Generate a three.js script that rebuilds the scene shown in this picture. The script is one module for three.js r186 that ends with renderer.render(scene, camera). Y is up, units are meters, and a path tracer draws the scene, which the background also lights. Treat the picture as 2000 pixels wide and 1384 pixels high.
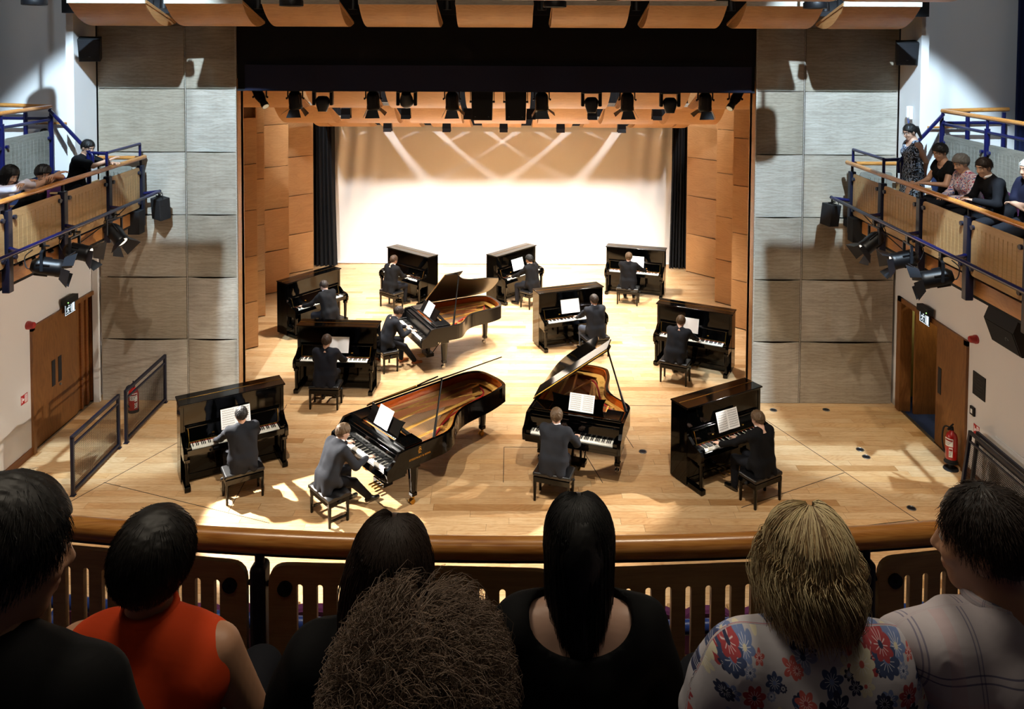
import * as THREE from 'three';
import { RoundedBoxGeometry } from 'three/addons/geometries/RoundedBoxGeometry.js';
import { mergeGeometries, mergeVertices, toCreasedNormals } from 'three/addons/utils/BufferGeometryUtils.js';
import { FontLoader } from 'three/addons/loaders/FontLoader.js';
import { TextGeometry } from 'three/addons/geometries/TextGeometry.js';
import { RectAreaLightUniformsLib } from 'three/addons/lights/RectAreaLightUniformsLib.js';

// ---------- camera, lens shift, exposure ----------
const scene = new THREE.Scene();
scene.background = new THREE.Color(0x000000);
const F = 1545, PX = 1000, PY = 139.4, FULL_H = 2 * (1384 - PY);
const camera = new THREE.PerspectiveCamera(2 * Math.atan(FULL_H / 2 / F) * 180 / Math.PI, 2000 / FULL_H, 0.05, 120);
camera.setViewOffset(2000, FULL_H, 0, FULL_H / 2 - PY, 2000, 1384);
camera.position.set(0, 6.43, 0);
camera.rotation.order = 'YXZ';
camera.rotation.set(-2.2 * Math.PI / 180, 0, 0.0045);
scene.add(camera);
const renderer = new THREE.WebGLRenderer({ antialias: true });
renderer.toneMapping = THREE.LinearToneMapping;
renderer.toneMappingExposure = 1.06;
renderer.shadowMap.enabled = true;
RectAreaLightUniformsLib.init();

// ---------- light sources (their fittings are built further down) ----------
const rgb = (r, g, b) => new THREE.Color().setRGB(r, g, b);
function spot(x, y, z, tx, ty, tz, cd, deg, pen, color, size = 2) {
  const l = new THREE.SpotLight(color, cd, 0, deg * Math.PI / 180, pen, 2);
  l.position.set(x, y, z); l.target.position.set(tx, ty, tz);
  l.castShadow = true; l.shadow.radius = size; l.shadow.mapSize.set(2048, 2048); l.shadow.bias = -0.0004;
  l.name = 'spot_lamp_light'; scene.add(l, l.target); return l;
}
function area(x, y, z, w, h, rx, power, color, ry = 0) {
  const l = new THREE.RectAreaLight(color, power, w, h);
  l.position.set(x, y, z); l.rotation.set(rx, ry, 0, 'YXZ'); l.name = 'batten_light'; scene.add(l); return l;
}
const WARM = rgb(1, 0.87, 0.68), WHITE = rgb(1, 0.95, 0.87), COOL = rgb(0.6, 0.81, 1), NEUTRAL = rgb(0.93, 0.96, 1), SOFT = rgb(1, 0.92, 0.8);
// floods in the slots between the rows of stage reflectors and lanterns on the bar, all pointing down
const FLOODS = [[-3.6, 4.78, -17.15], [-2.3, 4.78, -17.15], [-0.95, 4.78, -17.15], [0.42, 4.78, -17.15], [1.75, 4.78, -17.15], [3.15, 4.78, -17.15], [-3.05, 4.24, -19.4], [-1.6, 4.24, -19.4], [-0.2, 4.24, -19.4], [1.2, 4.24, -19.4], [2.7, 4.24, -19.4]];
for (const [x, y, z] of FLOODS) spot(x, y, z, x * 0.93, 0, z > -18 ? z - 0.2 : z - 1.9, z > -18 ? 150 : 165, 41, 1.0, WHITE, 7);
for (const x of [-2.55, -1.1, 0.55, 2.12]) spot(x, 5.14, -14.55, x, 0, -14.75, 80, 34, 0.9, WHITE, 5);
// the two lit lanterns on the balcony pipes, crossing the front of the stage
spot(-5.90, 3.30, -11.98, -2.3, 0, -10.25, 460, 19, 0.12, WHITE, 2.5);
spot(5.24, 3.32, -11.72, 0.75, 0, -10.9, 110, 14, 0.25, WHITE, 2.5);
spot(5.2, 3.36, -10.78, -6.6, 1.0, -11.9, 170, 15, 0.3, SOFT, 3);
spot(-5.86, 3.36, -10.98, 6.5, 1.1, -11.4, 90, 15, 0.3, SOFT, 3);
// lamps above the shell whose light reaches the screen below the rear reflectors and through the gaps between them
const SCREEN_LAMPS = [[-6.1, 8.35, -16.5], [5.56, 8.35, -16.5]];
for (const [x, y, z] of SCREEN_LAMPS) spot(x, y, z, -0.27, 2.2, -22.6, 170, 38, 0.3, NEUTRAL, 13);
// house spots high over the auditorium onto the proscenium, the side walls and the apron
const HOUSE = [[-4.6, 10.3, -7.4, -6.6, 2.4, -13.85, 520, 20.5, COOL], [4.1, 10.3, -7.4, 6.1, 2.4, -13.85, 520, 20.5, COOL],
  [-2.2, 10.3, -6.6, -2.4, 0, -11.2, 175, 27, SOFT], [1.7, 10.3, -6.6, 1.9, 0, -11.2, 175, 27, SOFT],
  [-5.4, 10.3, -8.4, -8.0, 4.6, -13.5, 16, 26, COOL], [4.9, 10.3, -8.4, 7.5, 4.6, -13.5, 16, 26, COOL],
  [-3.4, 10.3, -5.6, -7.0, 3.0, -10.4, 110, 24, SOFT], [2.9, 10.3, -5.6, 6.4, 3.0, -10.4, 90, 24, WARM]];
for (const [x, y, z, tx, ty, tz, cd, deg, c] of HOUSE) spot(x, y, z, tx, ty, tz, cd, deg, deg < 21 ? 0.14 : 0.35, c, 3);
// dimmed house panels over the near balcony
const PANELS = [[-2.0, 10.6, -3.1, 1.6, 0.5, 40], [1.6, 10.6, -3.1, 1.6, 0.5, 40], [-0.2, 10.6, 1.2, 1.6, 0.5, 3]];
for (const [x, y, z, w, d, k] of PANELS) area(x, y - 0.03, z, w, d, -Math.PI / 2, k, WARM);

// ---------- helpers ----------
function rng(seed) { let a = seed >>> 0; return () => { a |= 0; a = a + 0x6D2B79F5 | 0; let t = Math.imul(a ^ a >>> 15, 1 | a); t = t + Math.imul(t ^ t >>> 7, 61 | t) ^ t; return ((t ^ t >>> 14) >>> 0) / 4294967296; }; }
const R0 = rng(7);
const V = (x, y, z) => new THREE.Vector3(x, y, z);
const taken = {};
function numbered(n) { if (!(n in taken)) { taken[n] = 0; return n; } taken[n]++; return n + '_' + String(taken[n]).padStart(3, '0'); }
function tag(o, label, category, group) { if (label) o.userData.label = label; if (category) o.userData.category = category; if (group) o.userData.group = group; return o; }
function thing(name, label, category, group, pos = [0, 0, 0], turn = 0) {
  const o = new THREE.Group(); o.name = numbered(name); o.position.set(...pos); o.rotation.y = turn; scene.add(o); return tag(o, label, category, group);
}
function struct(name) { const o = new THREE.Group(); o.name = numbered(name); o.userData.kind = 'structure'; scene.add(o); return o; }
function clean(g) {
  let q = g.index ? g.toNonIndexed() : g;
  const out = new THREE.BufferGeometry();
  out.setAttribute('position', q.getAttribute('position'));
  if (!q.getAttribute('normal')) q.computeVertexNormals();
  out.setAttribute('normal', q.getAttribute('normal'));
  const n = q.getAttribute('position').count;
  out.setAttribute('uv', q.getAttribute('uv') || new THREE.BufferAttribute(new Float32Array(n * 2), 2));
  return out;
}
const merge = (list) => { list = [].concat(list); return list.length === 1 ? clean(list[0]) : mergeGeometries(list.map(clean)); };
// texture coordinates in metres from the face's main direction; grain runs along the longer horizontal direction unless vert
function metric(g, vert = false, ou = 0, ov = 0) {
  const p = g.getAttribute('position'), n = p.count, uv = new Float32Array(n * 2), a = V(), b = V(), c = V(), nn = V();
  for (let i = 0; i < n; i += 3) {
    a.fromBufferAttribute(p, i); b.fromBufferAttribute(p, i + 1); c.fromBufferAttribute(p, i + 2);
    nn.crossVectors(b.clone().sub(a), c.clone().sub(a)); const ax = Math.abs(nn.x), ay = Math.abs(nn.y), az = Math.abs(nn.z);
    [a, b, c].forEach((q, k) => {
      let u, v; if (ay >= ax && ay >= az) { u = q.x; v = q.z; } else if (ax >= az) { u = q.z; v = q.y; } else { u = q.x; v = q.y; }
      if (vert) [u, v] = [v, u];
      uv[(i + k) * 2] = u / 2 + ou; uv[(i + k) * 2 + 1] = v + ov;
    });
  }
  g.setAttribute('uv', new THREE.BufferAttribute(uv, 2)); return g;
}
function mesh(g, mat) { const m = new THREE.Mesh(g, mat); m.castShadow = true; m.receiveShadow = true; return m; }
function part(parent, name, geos, mat, label, kind) {
  let g = (geos.isBufferGeometry && geos.userData.ready) ? geos : merge(geos);
  if (mat.userData.metric && !g.userData.ready) g = metric(g, mat.userData.vert, R0(), R0());
  const m = mesh(g, mat); m.name = name; if (label) m.userData.label = label; if (kind) m.userData.kind = kind;
  parent.add(m); return m;
}
function solo(name, geos, mat, label, category, group) { const m = part(scene, numbered(name), geos, mat); return tag(m, label, category, group); }
const ready = (g, vert) => { g = merge(g); metric(g, vert, R0(), R0()); g.userData.ready = true; return g; };
function place(g, x = 0, y = 0, z = 0, rx = 0, ry = 0, rz = 0) { const m = new THREE.Matrix4().makeRotationFromEuler(new THREE.Euler(rx, ry, rz, 'YXZ')); m.setPosition(x, y, z); return g.applyMatrix4(m); }
const bx = (w, h, d, x, y, z, rx, ry, rz) => place(new THREE.BoxGeometry(w, h, d), x, y, z, rx, ry, rz);
const rb = (w, h, d, r, x, y, z, rx, ry, rz) => place(new RoundedBoxGeometry(w, h, d, 2, r), x, y, z, rx, ry, rz);
const cyl = (r1, r2, h, x, y, z, rx, ry, rz, seg = 14) => place(new THREE.CylinderGeometry(r1, r2, h, seg), x, y, z, rx, ry, rz);
const sph = (r, x, y, z, sx = 1, sy = 1, sz = 1) => { const g = new THREE.SphereGeometry(r, 14, 10); g.scale(sx, sy, sz); return place(g, x, y, z); };
function rod(a, b, r, seg = 8, r2 = r) {
  a = V(...a); b = V(...b); const d = b.clone().sub(a), g = new THREE.CylinderGeometry(r2, r, d.length(), seg);
  const m = new THREE.Matrix4().makeRotationFromQuaternion(new THREE.Quaternion().setFromUnitVectors(V(0, 1, 0), d.normalize())); m.setPosition(a.add(b).multiplyScalar(0.5)); return g.applyMatrix4(m);
}
const sweep = (pts, r, n = 24, seg = 8) => new THREE.TubeGeometry(new THREE.CatmullRomCurve3(pts.map((p) => V(...p))), n, r, seg);
function prism(pts, depth, bevel = 0, holes = []) { // outline in x, y; thickness along z from 0
  const s = pts instanceof THREE.Shape ? pts : new THREE.Shape(pts.map((p) => new THREE.Vector2(...p))); for (const h of holes) s.holes.push(h);
  return new THREE.ExtrudeGeometry(s, { depth, bevelEnabled: bevel > 0, bevelSize: bevel, bevelThickness: bevel, bevelSegments: 1, curveSegments: 10 });
}
// outline in (z, y), thickness along x, centred
const sidePrism = (pts, w, x = 0) => { const g = prism(pts.map(([z, y]) => [-z, y]), w); g.rotateY(Math.PI / 2); g.translate(x - w / 2, 0, 0); return g; };

// ---------- procedural textures ----------
function lattice(seed, n = 64) { const r = rng(seed), a = new Float32Array(n * n); for (let i = 0; i < n * n; i++) a[i] = r(); return (x, y, px = n, py = n) => { const xi = Math.floor(x), yi = Math.floor(y), fx = x - xi, fy = y - yi, u = fx * fx * (3 - 2 * fx), v = fy * fy * (3 - 2 * fy), k = (p, q) => a[(((q % py) + py) % py % n) * n + ((p % px) + px) % px % n]; return (k(xi, yi) * (1 - u) + k(xi + 1, yi) * u) * (1 - v) + (k(xi, yi + 1) * (1 - u) + k(xi + 1, yi + 1) * u) * v; }; }
function dataTex(w, h, fn, srgb = true) {
  const d = new Uint8Array(w * h * 4);
  for (let y = 0; y < h; y++) for (let x = 0; x < w; x++) { const c = fn(x / w, y / h), i = (y * w + x) * 4; d[i] = Math.max(0, Math.min(255, c[0])); d[i + 1] = Math.max(0, Math.min(255, c[1])); d[i + 2] = Math.max(0, Math.min(255, c[2])); d[i + 3] = 255; }
  const t = new THREE.DataTexture(d, w, h); t.wrapS = t.wrapT = THREE.RepeatWrapping; t.magFilter = THREE.LinearFilter; t.minFilter = THREE.LinearMipmapLinearFilter; t.generateMipmaps = true; if (srgb) t.colorSpace = THREE.SRGBColorSpace; t.needsUpdate = true; return t;
}
const mixc = (a, b, t) => [a[0] + (b[0] - a[0]) * t, a[1] + (b[1] - a[1]) * t, a[2] + (b[2] - a[2]) * t];
// one tile is 2 m along the grain and 1 m across
function woodTex(light, dark, seed, cathedral = 1, contrast = 1) {
  const n1 = lattice(seed), n2 = lattice(seed + 1), n3 = lattice(seed + 2), n4 = lattice(seed + 3);
  return dataTex(1024, 1024, (u, v) => {
    const warp = n1(u * 4, v * 8, 4, 8) * 3.2 * cathedral + n2(u * 16, v * 32, 16, 32) * 0.35, ring = 0.5 + 0.5 * Math.sin(v * 16 * 2 * Math.PI + warp * 10);
    const pores = n3(u * 32, v * 448, 32, 64), fine = n4(u * 64, v * 192, 64, 64), broad = n2(u * 8, v * 8, 8, 8);
    let t = 0.18 + contrast * (0.2 * ring * ring + 0.42 * Math.pow(pores, 2.4) + 0.16 * fine + 0.24 * (broad - 0.4));
    return mixc(light, dark, Math.max(0, Math.min(1, t)));
  });
}
const canvasTex = (w, h, draw) => { const c = document.createElement('canvas'); c.width = w; c.height = h; draw(c.getContext('2d'), w, h); const t = new THREE.CanvasTexture(c); t.colorSpace = THREE.SRGBColorSpace; t.wrapS = t.wrapT = THREE.RepeatWrapping; return t; };
const std = (color, roughness = 0.6, o = {}) => new THREE.MeshStandardMaterial({ color, roughness, ...o });
const phys = (color, roughness = 0.6, o = {}) => new THREE.MeshPhysicalMaterial({ color, roughness, ...o });
function wood(tex, color, roughness, o = {}, vert = false) { const m = phys(color, roughness, { map: tex, ...o }); m.userData.metric = true; m.userData.vert = vert; return m; }
const floorTex = woodTex([228, 200, 158], [172, 128, 82], 11, 1, 0.95), limedTex = woodTex([204, 197, 184], [126, 115, 100], 31, 0.38, 0.85), warmTex = woodTex([208, 164, 114], [160, 114, 68], 51, 0.8, 0.75), railTex = woodTex([216, 156, 84], [150, 88, 34], 71, 0.5, 1), plyTex = woodTex([184, 148, 100], [142, 106, 66], 91, 0.7, 0.8), doorTex = woodTex([150, 100, 52], [96, 58, 26], 111, 0.5, 1);
const noiseBump = (() => { const a = lattice(301), b = lattice(302); const t = dataTex(256, 256, (u, v) => { const k = 128 + 90 * (a(u * 64, v * 64) - 0.5) + 60 * (b(u * 16, v * 16) - 0.5); return [k, k, k]; }, false); return t; })();
const M = {
  floor: [0xffffff, 0xf8f0e8, 0xf0e6da, 0xfff8ee, 0xd8c4ac, 0xfaeedd].map((c) => wood(floorTex, c, 0.38)),
  limed: [0xffffff, 0xf0ece6, 0xe2dcd2].map((c) => wood(limedTex, c, 0.55)),
  tower: [0xffffff, 0xf6efe6, 0xece0d2, 0xfffaf2].map((c) => wood(warmTex, c, 0.5)),
  reflector: wood(warmTex, 0xfff8ee, 0.45), rail: wood(railTex, 0xffffff, 0.28, { clearcoat: 0.5, clearcoatRoughness: 0.2 }),
  ply: wood(plyTex, 0xffffff, 0.5), plyGrey: wood(limedTex, 0xc0c4c4, 0.55), door: wood(doorTex, 0xffffff, 0.45, {}, true), baseboard: wood(doorTex, 0xf0d0a0, 0.45),
  fascia: wood(warmTex, 0xf0d8b8, 0.45),
  plaster: std(0xdedad6, 0.9, { bumpMap: noiseBump, bumpScale: 0.0008 }), black: std(0x0b0b0d, 0.7), blackCloth: std(0x08080c, 0.95), navyCloth: std(0x15172e, 0.95), voidBlack: std(0x050507, 0.9),
  gloss: phys(0x020202, 0.06, { specularIntensity: 0.6 }), satin: phys(0x0b0b0c, 0.3), batten: std(0x8a7258, 0.85),
  ivory: std(0xf4f1e6, 0.25), ebony: phys(0x070707, 0.25), brass: std(0xc79a45, 0.28, { metalness: 1 }), chrome: std(0xc9c9c9, 0.18, { metalness: 1 }), felt: std(0xa01218, 0.95), greenFelt: std(0x24201c, 0.95),
  castIron: std(0xe6b45c, 0.3, { metalness: 0.12 }), soundboard: wood(warmTex, 0xfff0d0, 0.35), innerRim: wood(railTex, 0xf0a050, 0.25, { clearcoat: 0.4 }), strings: std(0xd8c8b0, 0.4, { metalness: 0.4 }), copper: std(0xc88458, 0.4, { metalness: 0.4 }),
  leather: phys(0x0c0c0e, 0.33, { clearcoat: 0.2, clearcoatRoughness: 0.4 }), blue: phys(0x080d40, 0.35, { clearcoat: 0.3 }), navy: std(0x0c0f22, 0.45), dimple: std(0x15151a, 0.5, { metalness: 0.4 }),
  lampBlack: std(0x0d0d10, 0.42, { metalness: 0.25 }), lampGrey: std(0x23262c, 0.4, { metalness: 0.3 }), glass: phys(0x9fb4c8, 0.08, { metalness: 0.2 }), speaker: std(0x0c0c0f, 0.75), red: phys(0xa81210, 0.3, { clearcoat: 0.5 }), white: std(0xeeeeec, 0.6),
  purple: std(0x4a1440, 0.92), bluePaint: phys(0x24408c, 0.35), carpet: std(0x14264e, 0.98), olive: std(0x8a8250, 0.85), steel: std(0x8a8d90, 0.35, { metalness: 1 }), joint: std(0x2a2118, 0.8), darkCeil: std(0x0c0c10, 0.95),
};
const glow = (c, k) => new THREE.MeshStandardMaterial({ color: 0x000000, emissive: c, emissiveIntensity: k });
console.log('head');
// ---------- stage floor: boards running across the stage ----------
const XL = -7.4, XR = 6.82, ZF = -3.4, ZB = -24.2, ZP = -13.85, BW = 0.15;
{
  const floor = struct('floor');
  part(floor, 'subfloor', bx(XR - XL + 3, 0.2, ZF - ZB, (XL + XR) / 2, -0.125, (ZF + ZB) / 2), M.batten);
  const lens = [1.2, 1.5, 1.8, 2.1, 2.4], geos = lens.map((L) => [0, 1, 2].map(() => ready([bx(L - 0.003, 0.024, BW - 0.003, 0, -0.012, 0)])));
  const r = rng(5), rest = M.floor.map(() => []); let count = 0;
  for (let z = ZF - BW / 2; z > ZB; z -= BW) {
    let x = XL - r() * 2; const x1 = XR;
    while (x < x1) {
      const li = Math.floor(r() * 5), L = lens[li], c = x + L / 2, mi = Math.floor(r() * r() * M.floor.length * 0.999), g = geos[li][Math.floor(r() * 3)];
      x += L;
      const inner = Math.abs(c / -z) < 0.66;
      if (c + L / 2 < XL || c - L / 2 > XR) continue;
      let gg = g, cx = c;
      if (c - L / 2 < XL || c + L / 2 > XR) { const a = Math.max(XL, c - L / 2), b = Math.min(XR, c + L / 2); gg = ready([bx(b - a - 0.003, 0.024, BW - 0.003, 0, -0.012, 0)]); cx = (a + b) / 2; }
      if (count < 295 && inner && z < -9.4) { const m = mesh(gg, M.floor[mi]); m.name = 'board'; m.position.set(cx, 0, z); floor.add(m); count++; }
      else rest[mi].push(gg.clone().translate(cx, 0, z));
    }
  }
  rest.forEach((l, i) => { if (l.length) { const g = mergeGeometries(l); g.userData.ready = true; part(floor, 'far_boards', g, M.floor[i], null, 'stuff'); } });
  // joints of the lift sections
  const J = (x0, z0, x1, z1, w = 0.009) => { const dx = x1 - x0, dz = z1 - z0, L = Math.hypot(dx, dz); return bx(L, 0.004, w, (x0 + x1) / 2, 0.0005, (z0 + z1) / 2, 0, -Math.atan2(dz, dx)); };
  const joints = [[-6.2, -10.6, -4.6, -13.85], [5.55, -10.3, 4.1, -13.85], [-3.9, -13.75, 3.6, -13.75], [-5.9, -11.25, -3.2, -10.3], [-3.84, -10.54, -3.95, -13.73], [5.45, -10.43, 4.7, -10.3], [5.0, -11.6, 3.2, -10.7], [-0.1, -11.3, -0.1, -12.3], [-0.1, -12.3, 0.9, -12.3], [-1.25, -12.2, -1.25, -13.75], [1.35, -11.3, 1.1, -12.4], [1.95, -12.3, 1.7, -13.75]];
  for (const j of joints) part(floor, 'floor_joint', J(...j), M.joint, 'dark seam between floor sections');
  for (const [x, z] of [[5.53, -12.27], [5.53, -12.05], [5.55, -10.7], [5.53, -13.62], [1.48, -12.23], [2.08, -12.18], [4.6, -13.6]]) {
    const s = thing('floor_socket', 'small round metal socket plate set in the stage boards', 'socket', 'floor sockets', [x, 0.001, z]);
    part(s, 'rim', [place(new THREE.TorusGeometry(0.055, 0.008, 6, 20), 0, 0.002, 0, Math.PI / 2)], M.steel); part(s, 'cap', cyl(0.05, 0.05, 0.006, 0, 0.001, 0), M.dimple);
  }
}

// ---------- proscenium: bowed limed-oak panels in two columns on each side ----------
function bowed(w, h, t, bow, vt, twist = 0) {
  const g = new THREE.BoxGeometry(w, h, t, 10, 3, 1), p = g.getAttribute('position');
  for (let i = 0; i < p.count; i++) {
    const u = p.getX(i) / w * 2, v = p.getY(i) / h + 0.5;
    p.setZ(i, p.getZ(i) + bow * (1 - u * u) * Math.pow(v, 1.6) + twist * Math.pow(v, 1.4) * (u + 1) / 2 + vt * Math.pow(v, 1.4));
  }
  let q = g.toNonIndexed(); q.computeVertexNormals(); return toCreasedNormals(q, 0.6);
}
{
  const PH = 1.113;
  for (const [side, cols] of [['left', [[-7.27, -5.75], [-5.73, -4.84]]], ['right', [[4.29, 5.13], [5.15, 6.78]]]]) {
    const w = struct('wall_proscenium_' + side), x0 = cols[0][0], x1 = cols[1][1];
    part(w, 'backing', bx(x1 - x0, 11.2, 0.12, (x0 + x1) / 2, 5.6, ZP - 0.3), M.batten);
    part(w, 'batten', [0, 1, 2].map((k) => bx(0.014, 7.5, 0.03, [x0 + 0.007, (cols[0][1] + cols[1][0]) / 2, x1 - 0.007][k], 3.75, ZP - 0.035)), M.limed[0]);
    cols.forEach(([a, b], ci) => {
      const variants = [0, 1, 2].map(() => ready([bowed(b - a - 0.014, PH - 0.012, 0.024, 0.075, 0)]));
      for (let k = 0; k < 7; k++) { const m = mesh(variants[(k + ci) % 3], M.limed[(k * 2 + ci) % 3]); m.name = 'panel'; m.position.set((a + b) / 2, k * PH + PH / 2, ZP - 0.03); w.add(m); }
    });
    // inner return of the opening and its pale edge
    const xi = side === 'left' ? x1 : x0, s = side === 'left' ? 1 : -1;
    part(w, 'reveal', bx(0.03, 5.75, 0.36, xi - s * 0.015, 2.87, ZP - 0.2), M.tower[1]);
    part(w, 'corner_trim', bx(0.018, 6.7, 0.03, xi - s * 0.006, 3.35, ZP - 0.01), M.limed[0]);
  }
}
// ---------- side towers of the orchestra shell ----------
{
  const PH = 1.068, W = 1.45;
  const towers = [['left', -5.3, -16.35], ['left', -5.73, -18.21], ['left', -5.72, -20.15], ['left', -5.55, -21.98], ['right', 4.93, -16.26], ['right', 4.98, -17.66], ['right', 5.05, -19.35], ['right', 4.9, -21.93]];
  const varL = [0, 1, 2].map(() => ready([bowed(W, PH - 0.012, 0.024, 0, 0.075, -0.075)])), varR = [0, 1, 2].map(() => ready([bowed(W, PH - 0.012, 0.024, 0, 0, 0.075)]));
  towers.forEach(([side, x, z], ti) => {
    const L = side === 'left';
    const t = thing('shell_tower', L ? 'tall warm oak shell tower of tilted panels on the left wing, ' + ['first behind the proscenium', 'second from the proscenium', 'third from the proscenium', 'beside the black drape'][ti] : 'tall warm oak shell tower of tilted panels on the right wing, ' + ['first behind the proscenium', 'second from the proscenium', 'third from the proscenium', 'beside the black drape'][ti - 4], 'acoustic tower', 'shell towers');
    // local z is the face normal; the inner edge stands at the origin
    t.position.set(x, 0, z); t.rotation.y = L ? Math.atan2(0.66, 0.75) : Math.atan2(-0.71, 0.7);
    if (ti % 4 === 0) t.scale.y = 0.9;
    const sx = L ? -1 : 1; // outward end in local x
    part(t, 'backing', bx(W, 5.6, 0.05, sx * W / 2, 2.8, -0.15), M.batten);
    part(t, 'edge', [bx(0.02, 5.6, 0.16, 0, 2.8, -0.08), bx(0.02, 5.6, 0.16, sx * W, 2.8, -0.08)], M.tower[3]);
    for (let k = 0; k < 5; k++) { const m = mesh((L ? varL : varR)[(k + ti) % 3], M.tower[(k * 3 + ti) % 4]); m.name = 'panel'; m.position.set(sx * W / 2, k * PH + PH / 2 + 0.02, -0.012); t.add(m); }
  });
}
// ---------- screen, drapes, header ----------
{
  const s = thing('projection_screen', 'white cloth screen across the back of the stage with gathered edges', 'screen', null, [-0.17, 0, -22.6]);
  const w = 9.9, h = 5.6, g = new THREE.PlaneGeometry(w, h, 160, 60), p = g.getAttribute('position');
  for (let i = 0; i < p.count; i++) {
    const x = p.getX(i), y = p.getY(i) + h / 2, e = Math.max(0, 1 - (w / 2 - Math.abs(x)) / 1.6), up = Math.min(1, Math.max(0, (y - 1.2) / 2.4));
    p.setZ(i, 0.07 * e * up * Math.sin((x + 0.25 * (1 - up)) * 13) + 0.004 * Math.sin(x * 5 + y)); 
    const top = Math.max(0, (y - 2.2) / 3.4); p.setX(i, x + (x < 0 ? 1 : -1) * -0.0 * top);
  }
  g.translate(0, h / 2 + 0.03, 0); g.computeVertexNormals();
  part(s, 'cloth', g, std(0xf2efe9, 0.85, { side: THREE.DoubleSide }));
  part(s, 'weight_bar', rod([-w / 2 - 0.4, 0.03, 0.02], [w / 2, 0.03, 0.02], 0.022), M.white);
  const drape = (x0, x1, z, lab) => {
    const n = 120, pts = []; for (let i = 0; i <= n; i++) { const t = i / n; pts.push([x0 + (x1 - x0) * t, z + 0.06 * Math.sin(t * 62) + 0.02 * Math.sin(t * 23)]); }
    const gg = new THREE.PlaneGeometry(1, 5.4, n, 6), q = gg.getAttribute('position');
    for (let i = 0; i < q.count; i++) { const t = q.getX(i) + 0.5, k = Math.round(t * n), y = q.getY(i) + 2.7, fl = 1 + 0.12 * Math.max(0, 1 - y / 2.5); q.setXYZ(i, (pts[k][0] - (x0 + x1) / 2) * fl + (x0 + x1) / 2, y + 0.02, pts[k][1]); }
    gg.computeVertexNormals(); const d = thing('stage_drape', lab, 'curtain', 'black side drapes'); part(d, 'cloth', gg, std(0x06060a, 1, { side: THREE.DoubleSide })); part(d, 'track', bx(Math.abs(x1 - x0) + 0.1, 0.05, 0.06, (x0 + x1) / 2, 5.44, z), M.black);
  };
  drape(-6.1, -5.02, -22.3, 'black pleated drape hanging at the left edge of the white screen'); drape(4.52, 5.3, -22.2, 'black pleated drape hanging at the right edge of the white screen');
  const hd = thing('proscenium_header', 'wide black cloth border above the stage opening', 'border');
  part(hd, 'upper_cloth', bx(9.13, 5.2, 0.08, -0.28, 8.6, ZP - 0.12), M.blackCloth); part(hd, 'lower_cloth', bx(8.9, 0.45, 0.06, -0.24, 5.77, ZP - 0.05), M.navyCloth);
  part(hd, 'shadow_border', bx(9.13, 0.46, 0.04, -0.28, 5.79, ZP - 0.12), M.blackCloth); part(hd, 'rail', bx(9.1, 0.035, 0.05, -0.28, 5.55, ZP - 0.06), M.lampGrey);
}
// ---------- ceiling reflectors: segment-shaped wooden boards ----------
function reflectorGeo(w, z0, y0, z1, y1, sag) { // front-top (z0,y0) to rear-bottom (z1,y1)
  const a = [], n = 14, dz = z1 - z0, dy = y1 - y0, L = Math.hypot(dz, dy);
  for (let i = 0; i <= n; i++) { const t = i / n, s = sag * 4 * t * (1 - t); a.push([z0 + dz * t - s * dy / L, y0 + dy * t + s * dz / L]); }
  return a;
}
function reflectorRow(xs, w, A, B, sag, lab, group, matEdge) {
  const out = reflectorGeo(w, A[0], A[1], B[0], B[1], sag), back = [[B[0], B[1] + 0.05], [A[0], A[1] + 0.07]];
  const shell = ready([sidePrism([...out, ...back], w - 0.04)]), chord = [A, B, [B[0], B[1] + 0.035], [A[0], A[1] + 0.035]];
  const cap = ready([sidePrism([[A[0], A[1] - 0.004], ...out.slice(1, -1), [B[0], B[1] - 0.004]], 0.018)]), edge = ready([sidePrism(chord, 0.05)]), lip = ready([bx(w, 0.075, 0.03, 0, A[1] + 0.03, A[0] + 0.012)]);
  xs.forEach((x, i) => {
    const t = thing('ceiling_reflector', lab, 'acoustic panel', group, [x, 0, 0]);
    part(t, 'board', shell, M.reflector); for (const s of [-1, 1]) { const c = part(t, 'end_cap', cap, M.reflector); c.position.x = s * (w / 2 - 0.012); const e = part(t, 'end_rail', edge, M.tower[3]); e.position.x = s * (w / 2 - 0.02); }
    part(t, 'front_lip', lip, M.limed[0]);
    for (const s of [-1, 1]) part(t, 'hanger', rod([s * w * 0.36, (A[1] + B[1]) / 2 + 0.02, (A[0] + B[0]) / 2], [s * w * 0.36, 11.05, (A[0] + B[0]) / 2], 0.006, 5), M.black);
  });
}
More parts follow.
